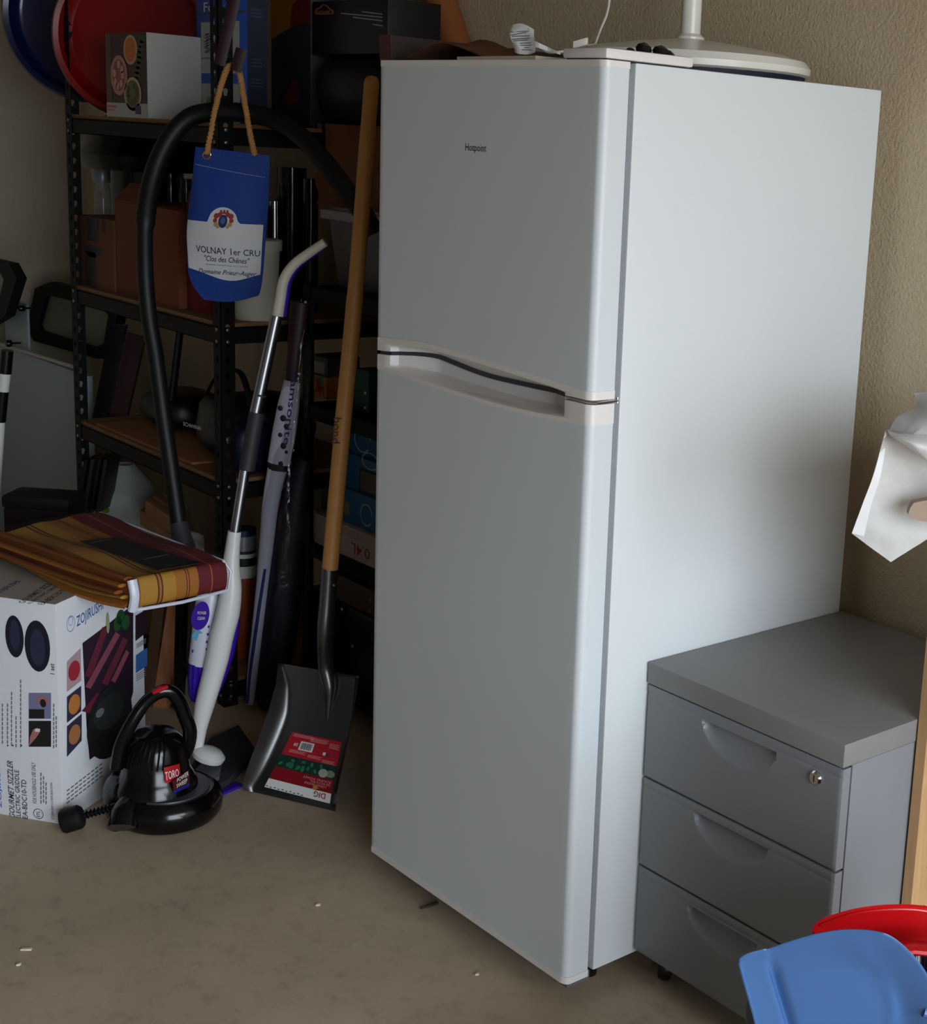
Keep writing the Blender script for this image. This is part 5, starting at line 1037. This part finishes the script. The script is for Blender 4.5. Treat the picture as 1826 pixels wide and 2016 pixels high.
for a, b, r, m in sg: mb.tube([hp(*a, hx), hp(*b, hx)], r*hx/F_PX, m, 14)
mb.tube([hp(-12, 1010, hx), hp(-30, 1250, hx)], 9*hx/F_PX, PAPER, 12); obj('striped_pole', mb, label='black and white banded pole leaning at the left edge', cat='pole', loc=hp(-30, 1250, hx))
h = 3.30; c0 = hp(6, 1010, h); c1 = hp(134, 1006, h); zc_ = hp(70, 978, h).z; mb = MB(); CM2 = mat('black maroon case', (22, 9, 12), .7, spec=.3)
mb.obox(V((c0.x, c0.y, 0)), V((c1.x-c0.x, c1.y-c0.y, 0)), HF*.09, V((0, 0, zc_-.03)), CM2, .006); mb.obox(V((c0.x, c0.y, zc_-.032))-HF*.004-HR*.004, V((c1.x-c0.x, c1.y-c0.y, 0))+HR*.008, HF*.10, V((0, 0, .032)), mat('matt black lid', (10, 8, 9), .7, spec=.3), .012)
obj('storage_case', mb, label='black maroon lidded case at left behind the plaid package', cat='case', loc=V(((c0.x+c1.x)/2, (c0.y+c1.y)/2, 0)))

# ================================================================== DUSTPANS AND BIN (lower right)
def pan(outline, c_, hc_, m, lab, tilt, depth, rim=.014, ridge=None, hd_top=0, nr=26, nv=120, flat_in=.62, lip=None):
    O = spline([V((x, y, 0)) for x, y in outline+[outline[0]]], 10); 
    def pos(x, y, lift): return hp(x, y, hc_+tilt*(y-1930)/100)+(TOCAM*.6+V((0, 0, .8)))*lift
    def fn(u, v):
        k = u*(len(O)-1); i = min(int(k), len(O)-2); e = O[i].lerp(O[i+1], k-i); x = c_[0]+(e.x-c_[0])*v; y = c_[1]+(e.y-c_[1])*v
        wall = (max(0, (v-flat_in)/(1-flat_in)))
        side = 1.0 if lip is None else lip(e.x, e.y)
        l = depth*side*(3*wall**2-2*wall**3)
        if v > .965: l += .0025*math.sin((v-.965)/.035*math.pi)
        if ridge: l += ridge(x, y)
        return pos(x, y, l)
    mb = MB(); mb.grid(fn, nv, nr, m, thick=HF*.003+V((0, 0, -.003))); return mb, pos
BLP = mat('blue dustpan plastic', (58, 96, 148), .30)
lipf = lambda x, y: (lambda k: .04+.96*k*k*(3-2*k))(min(1, max(0, (x-1450)/300)))
def rdg(x, y):
    a = (x-(1524+(y-1905)*.30)); g = math.exp(-(a/10.0)**2)*-.018*min(1, max(0, (y-1888)/20))+(.006 if a < -12 else (.006*max(0, -a/12) if a < 0 else 0))
    q = ((x-1640)**2+(y-1990)**2*1.1)**.5; g += .005*math.exp(-((q-118)/13.0)**2)*min(1, max(0, (x-1650)/50))*min(1, max(0, (2040-y)/30)); g += max(0, -a-14)*.00022
    return g
mb, pos = pan([(1452, 1912), (1456, 1900), (1475, 1886), (1520, 1870), (1580, 1857), (1640, 1852), (1700, 1858), (1745, 1872), (1785, 1905), (1815, 1945), (1830, 1990), (1835, 2080), (1800, 2160), (1700, 2200), (1600, 2210), (1530, 2190), (1505, 2120), (1480, 2015), (1462, 1950)], (1640, 2030), 1.50, BLP, '', .02, .040, ridge=rdg, lip=lipf, nr=60, nv=220, flat_in=.70)
bp_ = obj('dustpan', mb, label='blue plastic dustpan in the lower right corner, in front', cat='dustpan', loc=hp(1640, 2100, 1.5), angle=80)
mb = MB(); mb.tube(spline([pos(1815, 1995, .015), pos(1850, 2010, .02), pos(1950, 2050, .02)], 5), [.012]*11, BLP, 14, flat=.7); obj('handle', mb, bp_)
RDP = mat('red dustpan plastic', (186, 14, 20), .28)
mb, pos = pan([(1596, 1850), (1600, 1838), (1620, 1824), (1670, 1808), (1730, 1799), (1800, 1799), (1870, 1812), (1930, 1850), (1960, 1920), (1930, 2000), (1850, 2030), (1750, 2020), (1670, 1980), (1620, 1900)], (1775, 1915), 1.72, RDP, '', .02, .026, nr=30, nv=140, flat_in=.52)
rp_ = obj('dustpan', mb, label='red plastic dustpan behind the blue one against the drawer unit', cat='dustpan', loc=hp(1780, 2000, 1.72), angle=80)
mb = MB(); O = spline([pos(x, y, .0265) for x, y in ((1612, 1838), (1670, 1818), (1730, 1809), (1800, 1809), (1865, 1822))], 8); mb.tube(O, .0022, RDP, 8); obj('rim_bead', mb, rp_)
br = thing('hand_brush', 'hand brush with black bristles resting in the red dustpan', 'brush', hp(1810, 1960, 1.64)); mb = MB()
mb.tube([hp(1758, 1872, 1.645), hp(1800, 1866, 1.645), hp(1900, 1876, 1.645)], .014, RDP, 12, flat=.5); obj('brush_back', mb, br, 'red brush back')
mb = MB()
for i in range(260):
    x = 1766+random.random()*110; h = 1.64+random.uniform(-.012, .012); y = 1880+(x-1766)*.05
    a = hp(x, y, h); b = hp(x+random.uniform(-3, 3), y+75+random.uniform(-6, 3), h-.006); mb.tube([a, b], [.0012, .0008], INK if i % 9 else PAPER, 3)
obj('bristles', mb, br, 'black bristles', kind='stuff')
bn = hp(1668, 2010, 1.70); bn.z = 0; mb = MB(); rb = .125; ht = hp(1450, 2030, 1.66).z
mb.lathe([(rb*.82, 0), (rb*.84, .004), (rb, ht-.01), (rb*1.04, ht-.008), (rb*1.04, ht), (rb*.98, ht), (rb*.97, ht-.02), (rb*.80, .01), (0.01, .008)], bn, (0, 0, 1), mat('dark grey bin plastic', (30, 31, 38), .4), 64); obj('waste_bin', mb, label='dark round waste bin under the blue dustpan in the lower right corner', cat='bin', loc=bn)

# ================================================================== SMALL DEBRIS ON THE FLOOR
CR = mat('pale crumb', (220, 205, 175), .7)
for i, (px, py, w_, lb_) in enumerate(((52, 1870, 9, 'pale wood chip on the floor at the lower left'), (940, 1919, 3.5, 'tiny white crumb on the floor below the fridge door'), (627, 1782, 4, 'tiny pale crumb on the floor left of the fridge foot'), (37, 1900, 3, 'tiny pale crumb below the wood chip'))):
    p = at(px, py, 'z', 0); k = (CAM-p).length/F_PX; mb = MB(); mb.hexa([p+HR*(a*w_*k)+HF*(b*4*k)+V((0, 0, z)) for z in (0, .003) for a, b in ((-1, -1), (1, -.6), (.9, 1), (-.8, .7))], CR, .0006)
    obj('crumb', mb, label=lb_, cat='debris', loc=p)
p = at(845, 1783, 'z', 0); mb = MB(); mb.tube([at(828, 1788, 'z', .004), at(845, 1783, 'z', .006), at(862, 1777, 'z', .004)], [.002, .003, .003], mat('dark twig', (40, 30, 30), .7), 8); obj('twig', mb, label='short dark twig on the floor at the foot of the fridge door', cat='twig', loc=p)
